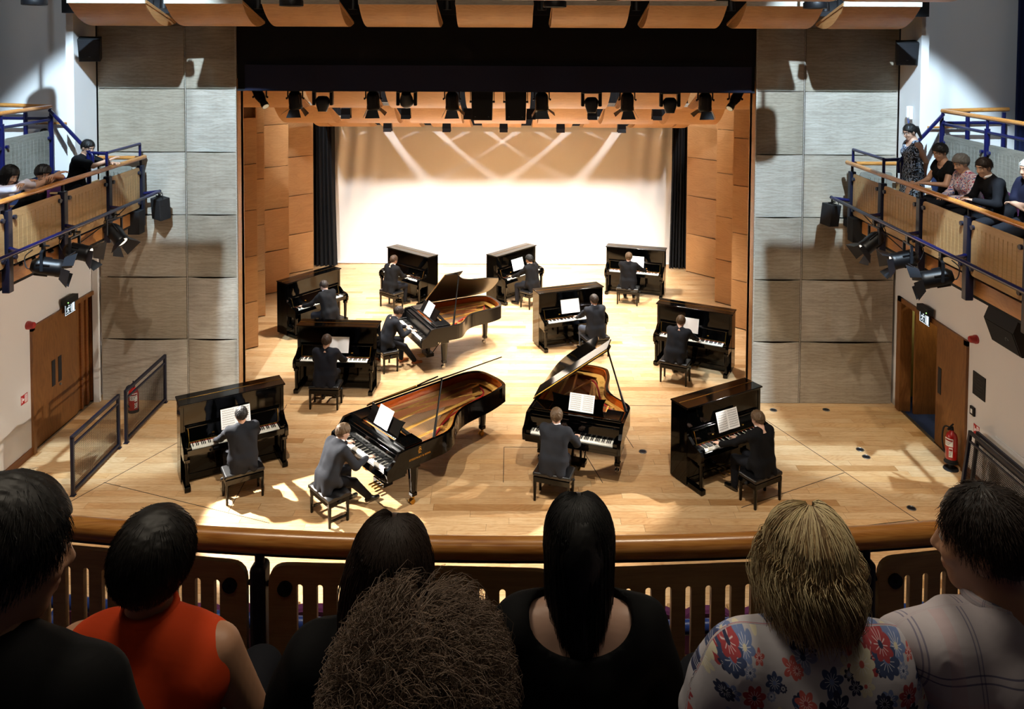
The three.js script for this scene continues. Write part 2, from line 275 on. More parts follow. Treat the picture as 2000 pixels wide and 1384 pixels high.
{
  const hall = (w, y) => [...Array(9)].map((_, k) => -6.13 + 1.465 * k);
  reflectorRow(hall(), 1.18, [-11.98, 6.98], [-13.05, 6.70], 0.17, 'curved wooden ceiling reflector in the row above the proscenium border', 'auditorium reflectors above the stage opening');
  reflectorRow([...Array(8)].map((_, k) => -5.4 + 1.465 * k), 1.18, [-8.9, 7.3], [-10.25, 6.975], 0.16, 'curved wooden ceiling reflector in the second row out over the audience', 'auditorium reflectors over the audience');
  const cx = -0.27, row = (p) => [-3, -2, -1, 0, 1, 2, 3].map((k) => cx + p * k);
  reflectorRow(row(1.53), 1.27, [-14.95, 5.62], [-16.5, 5.06], 0.2, 'curved wooden stage ceiling reflector in the row right behind the lighting bar', 'front row of stage reflectors');
  reflectorRow(row(1.47), 1.2, [-17.45, 5.0], [-18.95, 4.5], 0.19, 'curved wooden stage ceiling reflector in the middle row over the pianos', 'middle row of stage reflectors');
  reflectorRow(row(1.36), 1.06, [-20.55, 4.4], [-22.3, 4.02], 0.1, 'curved wooden stage ceiling reflector in the rear row near the screen', 'rear row of stage reflectors');
  reflectorRow([cx - 4.83, cx + 4.83], 0.36, [-20.55, 4.4], [-22.3, 4.02], 0.1, 'narrow end reflector in the rear row near the screen edge', 'rear row of stage reflectors');
  for (const x of [-6.75, -3.12, 0.6, 4.28]) {
    const t = thing('downlight', 'black cylinder house downlight hanging between the ceiling reflectors', 'downlight', 'house downlights', [x, 0, -11.2]);
    part(t, 'can', new THREE.LatheGeometry([[0.0, 7.25], [0.14, 7.25], [0.15, 7.2], [0.15, 6.99], [0.165, 6.99], [0.165, 6.91], [0.15, 6.905], [0.13, 6.96], [0, 6.98]].map((p) => new THREE.Vector2(...p)).reverse(), 24), M.lampBlack);
    part(t, 'stem', rod([0, 7.25, 0], [0, 11.05, 0], 0.02), M.black);
  }
  for (let k = 0; k < 8; k++) { const t = thing('small_downlight', 'small black downlight tucked between two front ceiling reflectors', 'downlight', 'small downlights in the reflector gaps', [-5.4 + 1.465 * k, 0, -12.3]); part(t, 'can', cyl(0.06, 0.07, 0.14, 0, 6.98, 0), M.lampBlack); part(t, 'stem', rod([0, 7.04, 0], [0, 11.05, 0], 0.01), M.black); }
}
// ---------- room shell ----------
{
  const ceil = struct('ceiling'); part(ceil, 'slab', bx(22, 0.3, 32, -0.3, 11.2, -10), M.darkCeil);
  const back = struct('wall_rear'); part(back, 'slab', bx(22, 14, 0.3, -0.3, 5, 5.4), M.darkCeil);
  const sb = struct('wall_stage_back'); part(sb, 'slab', bx(22, 13, 0.3, -0.3, 5, -24.6), M.voidBlack);
  for (const [side, x] of [['stage_left', -9.6], ['stage_right', 9.1]]) { const w = struct('wall_' + side); part(w, 'slab', bx(0.3, 12, 10.6, x, 5, -19.3), M.voidBlack); }
  const mb = thing('masking_border', 'black cloth border hanging just in front of the top of the screen', 'border'); part(mb, 'cloth', bx(11.5, 6.9, 0.02, -0.27, 7.49, -22.325), M.blackCloth);
  const bulk = struct('trim_2'); part(bulk, 'bulkhead', bx(13.9, 4.2, 0.1, -0.27, 8.948, -12.75), M.darkCeil);
  const beam = struct('trim_1'); part(beam, 'slab', bx(16, 4.6, 0.2, -0.3, 9.0, ZP - 0.3), M.voidBlack);
  // lower side walls below the balconies, with the door openings
  for (const [side, x, s, za, zb] of [['left', XL, -1, -14.0, -12.0], ['right', XR, 1, -13.72, -11.6]]) {
    const w = struct('wall_' + side), t = 0.16, xc = x + s * t / 2, H = 3.5, dh = 2.0;
    part(w, 'plaster', [bx(t, H, 5.2 - zb, xc, H / 2, (5.2 + zb) / 2), bx(t, H - dh, zb - za, xc, (H + dh) / 2, (za + zb) / 2), bx(t, H, 0.5, xc, H / 2, za - 0.25)], M.plaster);
    part(w, 'baseboard', bx(0.02, 0.12, 4 - zb, x - s * 0.01, 0.06, (zb + 4) / 2), M.baseboard);
    // upper gallery wall, wider than the hall below
    const ux = s < 0 ? -9.1 : 9.0; part(w, 'gallery_wall', bx(0.2, 8, 20, ux + s * 0.1, 7.1, -4.4), M.plaster);
  }
  for (const [side, s, xa, xb, xc] of [['left', -1, -7.29, -7.42, -9.1], ['right', 1, 6.8, 6.93, 8.62]]) {
    const w = struct('wall_gallery_' + side);
    part(w, 'pier', bx(Math.abs(xb - xa), 8, 0.7, (xa + xb) / 2, 7.1, -13.5), M.plaster);
    part(w, 'end_wall', bx(Math.abs(xc - xb) + 0.6, 8, 0.2, (xb + xc) / 2 + s * 0.3, 7.1, -13.55), M.plaster);
    part(w, 'dado', [bx(Math.abs(xc - xa), 0.62, 0.02, (xa + xc) / 2, 3.65, -13.43), bx(0.02, 0.62, 0.72, xa - s * 0.012, 3.65, -13.5)], M.ply);
  }
  const bc = thing('gallery_curtain', 'dark blue curtain beside the pale wall at the back of the right gallery', 'curtain');
  { const g = new THREE.PlaneGeometry(1.2, 4.6, 60, 1), p = g.getAttribute('position'); for (let i = 0; i < p.count; i++) p.setZ(i, 0.05 * Math.sin(p.getX(i) * 40)); g.computeVertexNormals(); g.rotateY(-0.5); g.translate(9.0, 6.4, -13.0); part(bc, 'cloth', g, std(0x0d1840, 0.95, { side: THREE.DoubleSide })); part(bc, 'track', bx(1.1, 0.05, 0.05, 9.0, 8.72, -13.0, 0, -0.5), M.black); }
  const bl = thing('gallery_curtain', 'dark curtain at the outer end of the left gallery wall', 'curtain');
  { const g = new THREE.PlaneGeometry(0.7, 4.6, 40, 1), p = g.getAttribute('position'); for (let i = 0; i < p.count; i++) p.setZ(i, 0.05 * Math.sin(p.getX(i) * 40)); g.computeVertexNormals(); g.rotateY(0.5); g.translate(-8.95, 6.4, -13.0); part(bl, 'cloth', g, std(0x0d1238, 0.95, { side: THREE.DoubleSide })); part(bl, 'track', bx(0.6, 0.05, 0.05, -8.95, 8.72, -13.0, 0, 0.5), M.black); }
}
// ---------- doors ----------
{
  const d1 = struct('door_1'); // left, closed double door in an oak frame
  const x = XL, za = -14.0, zb = -12.0;
  part(d1, 'frame', [bx(0.2, 0.07, zb - za, x - 0.06, 1.965, (za + zb) / 2), bx(0.2, 2.0, 0.07, x - 0.06, 1.0, zb - 0.035), bx(0.2, 2.0, 0.07, x - 0.06, 1.0, za + 0.035)], M.door);
  part(d1, 'leaf', bx(0.05, 1.92, 1.3, x - 0.07, 0.965, zb - 0.73), M.door); part(d1, 'leaf', bx(0.05, 1.92, 0.5, x - 0.1, 0.965, za + 0.34), M.door);
  part(d1, 'stile', [0, 1, 2].map((k) => bx(0.06, 1.92, 0.05, x - 0.07, 0.965, za + 0.13 + k * 0.17)), M.baseboard);
  for (const z of [-12.68, -12.86]) part(d1, 'push_plate', bx(0.008, 0.42, 0.09, x - 0.04, 1.0, z), M.lampGrey, 'dark push plate');
  part(d1, 'lock', cyl(0.02, 0.02, 0.02, x - 0.035, 0.74, -12.86, 0, 0, Math.PI / 2), M.steel);
  const d2 = struct('door_2'), X = XR; // right, standing open to a corridor
  part(d2, 'frame', [bx(0.2, 0.08, 2.12, X + 0.06, 1.96, -12.66), bx(0.2, 2.0, 0.08, X + 0.06, 1.0, -11.64), bx(0.2, 2.0, 0.14, X + 0.06, 1.0, -13.65)], M.door);
  part(d2, 'leaf', bx(0.05, 1.91, 0.86, X + 0.05, 0.955, -12.1), M.door); part(d2, 'leaf', bx(0.9, 1.91, 0.05, X + 0.62, 0.955, -13.5), M.door);
  part(d2, 'push_plate', bx(0.008, 0.42, 0.09, X + 0.02, 1.05, -12.42), M.lampGrey, 'dark push plate'); part(d2, 'threshold', bx(0.05, 0.012, 1.1, X + 0.02, 0.006, -13.05), M.steel, 'metal threshold strip');
  const c = struct('wall_corridor'); part(c, 'far_wall', bx(0.1, 2.6, 5, X + 1.75, 1.3, -12.6), M.olive); part(c, 'end_wall', [bx(1.8, 2.6, 0.1, X + 0.95, 1.3, -14.2), bx(1.8, 2.6, 0.1, X + 0.95, 1.3, -10.4)], M.olive); part(c, 'top', bx(1.8, 0.1, 4, X + 0.95, 2.55, -12.4), M.plaster);
  const cf = struct('floor'); part(cf, 'carpet', bx(1.75, 0.03, 3.9, X + 0.93, -0.014, -12.4), M.carpet);
  const cl = thing('corridor_light', 'round ceiling light inside the corridor behind the open door', 'ceiling light', null, [X + 0.8, 2.46, -13.2]); part(cl, 'disc', cyl(0.12, 0.12, 0.04, 0, 0.01, 0), glow(0xfff2c8, 1.5));
  const pl = new THREE.PointLight(0xfff0c0, 2.6, 0, 2); pl.position.set(X + 0.8, 2.38, -13.2); pl.castShadow = true; pl.shadow.radius = 5; scene.add(pl);
  const st = thing('lift_stop', 'pale steel corner post beside the left door', 'trim'); part(st, 'post', bx(0.1, 3.2, 0.06, XL + 0.06, 1.6, -13.82), M.plaster);
}
// ---------- signs, alarms, extinguishers, mesh barriers ----------
{
  const exitTex = canvasTex(256, 160, (c, w, h) => {
    c.fillStyle = '#0a1a1c'; c.fillRect(0, 0, w, h); c.fillStyle = '#eaf6ff'; c.fillRect(0, h - 10, w, 10); c.fillRect(0, 0, 12, h);
    c.lineCap = 'round'; c.strokeStyle = '#eaf6ff'; c.lineWidth = 14; const L = (...p) => { c.beginPath(); c.moveTo(p[0], p[1]); for (let i = 2; i < p.length; i += 2) c.lineTo(p[i], p[i + 1]); c.stroke(); };
    c.beginPath(); c.arc(98, 28, 13, 0, 7); c.fill(); L(88, 52, 72, 90); L(86, 54, 112, 68, 122, 56); L(82, 54, 52, 58, 44, 78); L(72, 92, 96, 108, 90, 140); L(70, 92, 60, 118, 34, 126); c.fillRect(142, 22, 18, 116); c.fillRect(174, 14, 62, 130);
  });
  const exitMat = new THREE.MeshStandardMaterial({ color: 0x101010, emissive: 0xffffff, emissiveMap: exitTex, emissiveIntensity: 1.1 });
  for (const [x, s, z, y, side] of [[XL, 1, -12.95, 2.06, 'left'], [XR, -1, -12.7, 2.04, 'right']]) {
    const t = thing('exit_sign', 'lit hanging exit sign with running figure above the ' + (s > 0 ? 'closed double door' : 'open corridor door'), 'exit sign', null, [x + s * 0.09, y, z]);
    part(t, 'housing', bx(0.1, 0.1, 0.34, 0, 0.06, 0), M.black); part(t, 'indicator', cyl(0.008, 0.008, 0.01, s * 0.052, 0.05, s > 0 ? 0.14 : -0.14 + 0.28, 0, 0, Math.PI / 2), glow(0xa0ff80, 3), 'small green light');
    const g = new THREE.PlaneGeometry(0.3, 0.17); g.rotateY(s * Math.PI / 2); g.translate(s * 0.006, -0.085, 0); part(t, 'lit_panel', g, exitMat); part(t, 'panel_back', bx(0.008, 0.175, 0.305, 0, -0.085, 0), M.black);
  }
  for (const [x, s, z, y, lab] of [[XL, 1, -11.95, 2.05, 'round red alarm beacon on the wall beside the closed double door'], [XR, -1, -11.42, 2.1, 'round red alarm beacon on the wall beside the open corridor door']]) {
    const t = thing('alarm_beacon', lab, 'alarm', null, [x, y, z]); part(t, 'lens', [cyl(0.05, 0.062, 0.07, s * 0.06, 0, 0, 0, 0, -s * Math.PI / 2), sph(0.05, s * 0.092, 0, 0, 0.6, 1, 1)], M.red); part(t, 'base', cyl(0.065, 0.065, 0.03, s * 0.015, 0, 0, 0, 0, Math.PI / 2), M.red);
  }
  const text = (w, h, bg, fn) => std(0xffffff, 0.6, { map: canvasTex(w, h, (c) => { c.fillStyle = bg; c.fillRect(0, 0, w, h); fn(c); }) });
  const plq = solo('wall_plaque', bx(0.012, 0.34, 0.3, XR - 0.008, 1.45, -11.32), M.black, 'small black plaque with engraved lines beside the open corridor door', 'plaque');
  part(plq, 'lettering', [...Array(5)].map((_, k) => bx(0.002, 0.012, [0.12, 0.2, 0.22, 0.2, 0.16][k], XR - 0.0155, 1.55 - k * 0.045, -11.32)), M.lampGrey);
  const sw = solo('call_point', rb(0.03, 0.13, 0.11, 0.008, XR - 0.016, 1.02, -11.45), M.dimple, 'small square switch plate with a pale insert below the plaque', 'switch'); part(sw, 'insert', bx(0.006, 0.06, 0.04, XR - 0.033, 1.02, -11.45), M.white);
  const sign = (x, s, y, z, w, h, lab) => { const m = text(128, 96, '#b01a18', (c) => { c.fillStyle = '#fff'; c.fillRect(70, 8, 50, 80); c.fillRect(12, 20, 14, 56); c.beginPath(); c.arc(46, 50, 14, 0, 7); c.fill(); c.fillStyle = '#b01a18'; for (let i = 0; i < 6; i++) c.fillRect(76, 16 + i * 12, 38, 5); }); const g = bx(0.006, h, w, x + s * 0.004, y, z); return solo('fire_sign', g, m, lab, 'sign'); };
  sign(XL, 1, 0.96, -11.83, 0.16, 0.14, 'small red and white fire notice on the left wall'); sign(XR, -1, 0.78, -11.36, 0.14, 0.14, 'small red fire notice above the red extinguisher');
  const extinguisher = (x, y, z, turn, h, lab) => {
    const t = thing('fire_extinguisher', lab, 'extinguisher', null, [x, y, z], turn), r = 0.085;
    const cy = part(t, 'cylinder', new THREE.LatheGeometry([[0, 0.03], [r, 0.03], [r, h - 0.1], [r * 0.8, h - 0.04], [0.03, h - 0.005], [0.03, h + 0.02], [0, h + 0.02]].map((p) => new THREE.Vector2(...p)), 20), M.red);
    part(t, 'foot', cyl(r + 0.003, r + 0.003, 0.05, 0, 0.025, 0), M.black); part(t, 'valve', [cyl(0.022, 0.03, 0.06, 0, h + 0.04, 0), bx(0.02, 0.012, 0.16, 0, h + 0.08, 0.04, 0.25), bx(0.02, 0.01, 0.13, 0, h + 0.05, 0.05)], M.black);
    part(t, 'hose', sweep([[0, h + 0.04, 0], [-0.09, h + 0.05, 0.02], [-0.13, h - 0.12, 0.02], [-0.1, h * 0.35, 0.03], [-0.05, 0.1, 0.05]], 0.012, 20, 6), M.black);
    const lg = new THREE.CylinderGeometry(r + 0.0015, r + 0.0015, 0.12, 14, 1, true, -0.75, 1.5); lg.translate(0, h * 0.68, 0); const lg2 = new THREE.CylinderGeometry(r + 0.0015, r + 0.0015, 0.14, 10, 1, true, 0.1, 0.6); lg2.translate(0, h * 0.36, 0);
    const lm = std(0xffffff, 0.5, { map: canvasTex(128, 64, (c) => { c.fillStyle = '#e8e4dc'; c.fillRect(0, 0, 128, 64); c.fillStyle = '#8a2018'; c.fillRect(8, 8, 112, 14); c.fillStyle = '#444'; for (let i = 0; i < 4; i++) c.fillRect(8, 28 + i * 8, 100 - i * 12, 3); }) });
    part(cy, 'label_band', lg, lm); part(cy, 'label_small', lg2, lm);
  };
  extinguisher(-6.52, 0, -13.45, 0.5, 0.42, 'red fire extinguisher with white labels standing behind the mesh barrier');
  extinguisher(6.66, 0.12, -11.72, -1.0, 0.46, 'red fire extinguisher on a stand beside the open corridor door');
  const es = thing('extinguisher_stand', 'dark metal stand under the red extinguisher by the corridor door', 'stand', null, [6.66, 0, -11.72]); part(es, 'plate', cyl(0.1, 0.11, 0.02, 0, 0.01, 0), M.black); part(es, 'stem', cyl(0.035, 0.04, 0.09, 0, 0.062, 0), M.black); part(es, 'shelf', cyl(0.1, 0.1, 0.012, 0, 0.113, 0), M.black);
  const barrier = (L, h, lab, pos, turn, tilt = 0, feet = true) => {
    const t = thing('mesh_barrier', lab, 'barrier', null, pos, turn); t.rotation.order = 'YXZ'; t.rotation.x = tilt;
    const b = 0.045; for (const s of [-1, 1]) part(t, 'post', rb(b, h, b, 0.005, s * (L / 2 - b / 2), h / 2, 0), M.navy);
    part(t, 'top_rail', rb(L, b, b, 0.005, 0, h, 0), M.navy); part(t, 'mid_rail', rb(L - b, 0.03, 0.03, 0.004, 0, h - 0.12, 0), M.navy); part(t, 'bottom_rail', rb(L - b, 0.04, 0.04, 0.004, 0, 0.06, 0), M.navy);
    const w = [], p = 0.026; for (let x = -L / 2 + b; x < L / 2 - b; x += p) w.push(bx(0.0032, h - 0.2, 0.003, x, (h - 0.06) / 2, 0)); for (let y = 0.08; y < h - 0.13; y += p) w.push(bx(L - 2 * b, 0.0032, 0.003, 0, y, 0.003));
    part(t, 'wire_mesh', w, M.dimple, 'dark square wire mesh', 'stuff'); for (const s of [-1, 1]) part(t, 'foot', bx(0.07, 0.012, 0.07, s * (L / 2 - b / 2), 0.006, 0), M.navy);
  };
  barrier(1.34, 0.84, 'dark blue mesh barrier standing on the stage beside the left wall, nearer the audience', [-6.16, 0, -11.56], Math.PI / 2);
  barrier(1.46, 0.84, 'dark blue mesh barrier in front of the red extinguisher, against the proscenium panels', [-6.12, 0, -13.08], Math.PI / 2);
  barrier(1.9, 0.84, 'dark mesh barrier leaning against the right wall', [6.52, 0, -10.25], Math.PI / 2 , 0.12); barrier(1.9, 0.84, 'dark mesh barrier behind another one leaning against the right wall', [6.63, 0, -10.22], Math.PI / 2, 0.1);
  const strip = solo('wall_strip', bx(0.01, 0.012, 1.6, XR - 0.006, 0.92, -10.1), M.white, 'thin pale trim line on the right wall above the leaning barriers', 'trim');
}
console.log('struct');

// fittings of the house lights
HOUSE.forEach(([x, y, z, tx, ty, tz], i) => {
  const d = V(tx - x, ty - y, tz - z).normalize(), t = thing('house_spot', 'black house spotlight fixed under the dark ceiling, aimed at ' + ['the left proscenium', 'the right proscenium', 'the left apron', 'the right apron', 'the left gallery wall', 'the right gallery wall', 'the left balcony', 'the right balcony'][i], 'spotlight', 'house spotlights', [x, y, z]), e = (k) => [-d.x * k, -d.y * k, -d.z * k];
  part(t, 'barrel', rod(e(0.04), e(0.3), 0.1, 14, 0.085), M.lampBlack); part(t, 'lens', rod(e(0.03), e(0.045), 0.085, 14), glow(0xfff4e0, 1)); part(t, 'bracket', rod(e(0.2), [0, 0.75, 0], 0.02), M.black);
});
SCREEN_LAMPS.forEach(([x, y, z], i) => { const t = thing('screen_lamp', ['flood lamp high in the left wing aimed at the screen', 'flood lamp high in the right wing aimed at the screen'][i], 'spotlight', 'screen lamps', [x, y, z]); part(t, 'barrel', rod([0, 0.03, 0.05], [0, 0.2, 0.26], 0.11, 14, 0.09), M.lampBlack); part(t, 'lens', rod([0, 0.02, 0.035], [0, 0.03, 0.05], 0.09, 14), glow(0xf4f8ff, 1)); part(t, 'bracket', rod([0, 0.15, 0.2], [0, 2.7, 0.2], 0.02), M.black); });
PANELS.forEach(([x, y, z, w, d], i) => { const t = thing('ceiling_light', ['dimmed ceiling light panel over the near balcony, left of two', 'dimmed ceiling light panel over the near balcony, right of two', 'dimmed ceiling light panel behind the near balcony'][i], 'ceiling light', null, [x, y, z]); part(t, 'housing', bx(w + 0.06, 0.42, d + 0.06, 0, 0.22, 0), M.black); part(t, 'diffuser', bx(w, 0.014, d, 0, 0, 0), glow(0xffe8c8, 0.8)); });
// ---------- pianos ----------
const font = await new FontLoader().loadAsync('fonts/droid/droid_serif_bold.typeface.json');
function keyGeos(w, x0, y, z0, z1, blackBack) { // 52 white keys and 36 black ones between x0 and x0 + w
  const W = [], B = [], kw = w / 52;
  for (let i = 0; i < 52; i++) W.push(bx(kw - 0.0025, 0.018, z1 - z0, x0 + kw * (i + 0.5), y, (z0 + z1) / 2));
  for (let i = 0; i < 51; i++) { const n = (i + 5) % 7; if (n === 2 || n === 6) continue; B.push(bx(kw * 0.5, 0.018, (z1 - z0) * 0.63, x0 + kw * (i + 1), y + 0.016, z0 + (z1 - z0) * 0.315)); }
  return [merge(W), merge(B)];
}
function pedal(parent, x, y, z, L = 0.12) { part(parent, 'pedal', [rb(0.03, 0.012, L, 0.004, x, y, z + L / 2), sph(0.02, x, y, z + L, 1, 0.4, 1.2)], M.brass, 'brass pedal'); }
function makeUpright(H, mat, label, closedTop) {
  const t = thing('upright_piano', label, 'piano', 'upright pianos on the stage'), W = 1.48, K = 0.545;
  part(t, 'back_frame', [bx(W - 0.06, H - 0.08, 0.04, 0, H / 2, 0.03), bx(W - 0.1, H - 0.1, 0.18, 0, H / 2, 0.14)], mat);
  for (const s of [-1, 1]) {
    part(t, 'side_panel', place(sidePrism([[0, 0.03], [0, H - 0.022], [0.345, H - 0.022], [0.345, 0.03]], 0.045), s * (W / 2 - 0.022)), mat);
    const arm = part(t, 'key_arm', place(sidePrism([[0.33, K - 0.09], [0.6, K - 0.09], [0.635, K - 0.06], [0.64, K + 0.02], [0.615, K + 0.075], [0.55, K + 0.1], [0.46, K + 0.12], [0.4, K + 0.17], [0.33, K + 0.22]], 0.05), s * (W / 2 - 0.028)), mat);
    part(arm, 'key_block', rb(0.08, 0.07, 0.17, 0.008, s * 0.665, K + 0.055, 0.515), mat);
    part(t, 'leg', [place(new THREE.CylinderGeometry(0.036, 0.028, K - 0.14, 4), s * 0.685, (K - 0.14) / 2 + 0.06, 0.585, 0, Math.PI / 4), rb(0.075, 0.05, 0.075, 0.006, s * 0.685, K - 0.1, 0.585)], mat);
    const toe = part(t, 'toe_block', [rb(0.085, 0.07, 0.34, 0.01, s * 0.685, 0.047, 0.47)], mat);
    part(toe, 'caster', [cyl(0.022, 0.022, 0.02, s * 0.685, 0.022, 0.6, 0, 0, Math.PI / 2), cyl(0.022, 0.022, 0.02, s * 0.685, 0.022, 0.06, 0, 0, Math.PI / 2)], M.brass);
    part(arm, 'fallboard_prop', rod([s * 0.63, K + 0.06, 0.44], [s * 0.64, K + 0.27, 0.375], 0.006, 5), M.brass);
  }
  const tl = part(t, 'top_lid', [rb(W + 0.045, 0.024, 0.17, 0.008, 0, H - 0.01, 0.085), rb(W + 0.045, 0.024, 0.198, 0.008, 0, H - 0.01, 0.272)], mat);
  part(tl, 'lid_hinge', bx(W, 0.006, 0.008, 0, H + 0.003, 0.172), M.brass, 'thin brass hinge line');
  part(t, 'upper_panel', [rb(W - 0.09, H - K - 0.16, 0.025, 0.008, 0, (H + K) / 2 + 0.06, 0.325), bx(W - 0.09, 0.03, 0.05, 0, H - 0.04, 0.32)], mat);
  part(t, 'desk_molding', rb(W - 0.12, 0.016, 0.03, 0.006, 0, K + 0.29, 0.345), mat);
  const fb = part(t, 'fallboard', [rb(W - 0.14, 0.2, 0.018, 0.006, 0, K + 0.175, 0.385, -0.3), rb(W - 0.14, 0.02, 0.06, 0.006, 0, K + 0.275, 0.36)], mat);
  part(fb, 'hinge_strip', bx(W - 0.2, 0.006, 0.012, 0, K + 0.077, 0.42), M.brass, 'brass hinge strip above the keys');
  for (const s of [-1, 1]) part(fb, 'desk_clip', bx(0.03, 0.012, 0.02, s * 0.3, K + 0.15, 0.41), M.brass);
  const kb = part(t, 'keybed', [rb(W - 0.1, 0.05, 0.3, 0.01, 0, K - 0.01, 0.47), bx(W - 0.12, 0.05, 0.02, 0, K + 0.025, 0.615)], mat);
  const [w, b] = keyGeos(1.23, -0.615, K + 0.05, 0.425, 0.598); part(kb, 'white_keys', w, M.ivory, null, 'stuff'); part(kb, 'black_keys', b, M.ebony, null, 'stuff');
  part(kb, 'key_felt', bx(1.23, 0.006, 0.012, 0, K + 0.062, 0.424), M.felt);
  const lp = part(t, 'lower_panel', [rb(W - 0.1, K - 0.15, 0.025, 0.006, 0, (K - 0.15) / 2 + 0.12, 0.325), rb(W - 0.1, 0.09, 0.03, 0.006, 0, 0.075, 0.33)], mat);
  for (const x of [-0.11, 0, 0.11]) pedal(lp, x, 0.06, 0.35, 0.1);
  return t;
}
function grandShape(L, inset = 0, front = 0.3) { // outline in (x, distance back)
  const s = new THREE.Shape(), a = 0.735 - inset, k = L / 2.74;
  s.moveTo(-a, front); s.lineTo(a, front); s.lineTo(a, 0.82 * k + 0.1);
  s.bezierCurveTo(a, 1.3 * k, 0.36 - inset, 1.28 * k + inset * 0.3, 0.27 - inset, 1.75 * k);
  s.bezierCurveTo(0.22 - inset, 2.05 * k, 0.26 - inset, 2.2 * k, 0.12 - inset * 0.8, L - 0.1 - inset);
  s.bezierCurveTo(0.02, L - inset, -0.2, L - inset, -0.34, L - inset);
  s.bezierCurveTo(-0.62 + inset, L - inset, -a, L - 0.06 - inset, -a, L - 0.5);
  s.lineTo(-a, front); return s;
}
const flat = (shape, th, y, holes = []) => { for (const h of holes) shape.holes.push(h); const g = new THREE.ExtrudeGeometry(shape, { depth: th, bevelEnabled: false, curveSegments: 14 }); g.rotateX(-Math.PI / 2); g.translate(0, y, 0); return g; };
function makeGrand(L, lidDeg, mat, label, pos, turn, gold, lidMat) {
  const t = thing('grand_piano', label, 'piano', 'grand pianos on the stage', pos, turn), T = 0.865, B = 0.6, K = 0.575, k = L / 2.74;
  const path = (s) => { const p = new THREE.Path(); p.setFromPoints(s.getPoints(14)); return p; };
  const rim = part(t, 'rim', [flat(grandShape(L), T - B, B, [path(grandShape(L, 0.05, 0.35))])], mat);
  part(rim, 'inner_rim', [flat(grandShape(L, 0.05, 0.35), 0.2, 0.66, [path(grandShape(L, 0.062, 0.362))])], M.innerRim, 'polished amber inner rim');
  part(t, 'underside', flat(grandShape(L, 0.02), 0.03, B - 0.02), mat);
  const sbd = part(t, 'soundboard', flat(grandShape(L, 0.055, 0.36), 0.02, 0.68), M.soundboard);
  // gilded iron plate: a ring with struts over the soundboard
  const inner = grandShape(L, 0.2, 0.62), plate = flat(grandShape(L, 0.075, 0.38), 0.014, 0.745, [path(inner)]);
  const strut = (x0, s0, x1, s1, w) => { const d = Math.hypot(x1 - x0, s1 - s0); return bx(w, 0.025, d, (x0 + x1) / 2, 0.765, -(s0 + s1) / 2, 0, -Math.atan2(x1 - x0, s1 - s0)); };
  const ip = part(t, 'iron_plate', [plate, strut(-0.45, 0.5, -0.5, L - 0.35, 0.035), strut(-0.2, 0.5, -0.38, L - 0.25, 0.03), strut(0.1, 0.5, -0.05, L * 0.78, 0.03), strut(0.4, 0.5, 0.36, L * 0.44, 0.03), strut(-0.62, 0.55, -0.1, L - 0.4, 0.03), bx(1.3, 0.03, 0.12, 0, 0.755, -0.55)], M.castIron, 'gilded iron plate');
  for (let i = 0; i < 6; i++) { const s = 0.95 * k + i * 0.26 * k, x = [0.62, 0.42, 0.24, 0.16, 0.13, 0.08][i]; part(ip, 'plate_ring', place(new THREE.TorusGeometry(0.03, 0.007, 6, 16), x, 0.762, -s, Math.PI / 2), M.castIron); }
  const S = [], C = [];
  for (let i = 0; i < 46; i++) { const x = -0.3 + i * 0.021, e = Math.min(L - 0.4, (0.8 + (1 - Math.pow((i) / 46, 0.8)) * (L * 0.78 - 0.9))); S.push(bx(0.0026, 0.0026, e - 0.6, x - 0.1 * (e - 0.6) / L, 0.757, -(e + 0.6) / 2, 0, 0.06)); }
  for (let i = 0; i < 26; i++) { const x0 = -0.64 + i * 0.012, x1 = -0.42 + i * 0.017, s1 = L - 0.35 - i * 0.014; C.push(strut(x0, 0.6, x1, s1, 0.004).scale(1, 0.25, 1).translate(0, 0.583, 0)); }
  part(ip, 'strings', S, M.strings, null, 'stuff'); part(ip, 'bass_strings', C, M.copper, null, 'stuff');
  const bridge = new THREE.CatmullRomCurve3([V(0.55, 0.72, -0.85 * k), V(0.25, 0.72, -1.25 * k), V(-0.05, 0.72, -1.75 * k), V(-0.3, 0.72, -(L - 0.55))]); part(sbd, 'bridge', new THREE.TubeGeometry(bridge, 20, 0.018, 5), M.innerRim);
  part(ip, 'felt_strip', sweep([[0.5, 0.765, -0.95 * k], [0.22, 0.765, -1.4 * k], [0.06, 0.765, -1.95 * k], [-0.05, 0.765, -(L - 0.42)], [-0.28, 0.765, -(L - 0.3)]], 0.014, 24, 5), M.felt, 'red felt strip');
  part(t, 'dampers', [...Array(58)].map((_, i) => bx(0.012, 0.03, 0.05, -0.62 + i * 0.0205, 0.785, -0.66 - 0.0016 * (58 - i))), M.black, null, 'stuff');
  part(ip, 'tuning_pins', [...Array(80)].map((_, i) => cyl(0.0035, 0.0035, 0.03, -0.62 + (i % 40) * 0.0315, 0.785, -0.47 - 0.05 * Math.floor(i / 40), 0, 0, 0, 5)), M.steel, null, 'stuff');
  // keyboard end
  for (const s of [-1, 1]) {
    const ga = part(t, 'arm', place(sidePrism([[-0.3, B - 0.08], [-0.3, T], [-0.2, T - 0.01], [-0.14, T - 0.09], [-0.08, K + 0.14], [-0.01, K + 0.11], [0, K + 0.05], [-0.02, B - 0.08]], 0.05), s * 0.71), mat);
    part(ga, 'key_block', rb(0.07, 0.07, 0.17, 0.008, s * 0.65, K + 0.07, -0.11), mat);
  }
  const gk = part(t, 'keybed', [rb(1.38, 0.055, 0.36, 0.008, 0, B - 0.06, -0.18), bx(1.38, 0.07, 0.022, 0, K + 0.01, -0.012)], mat);
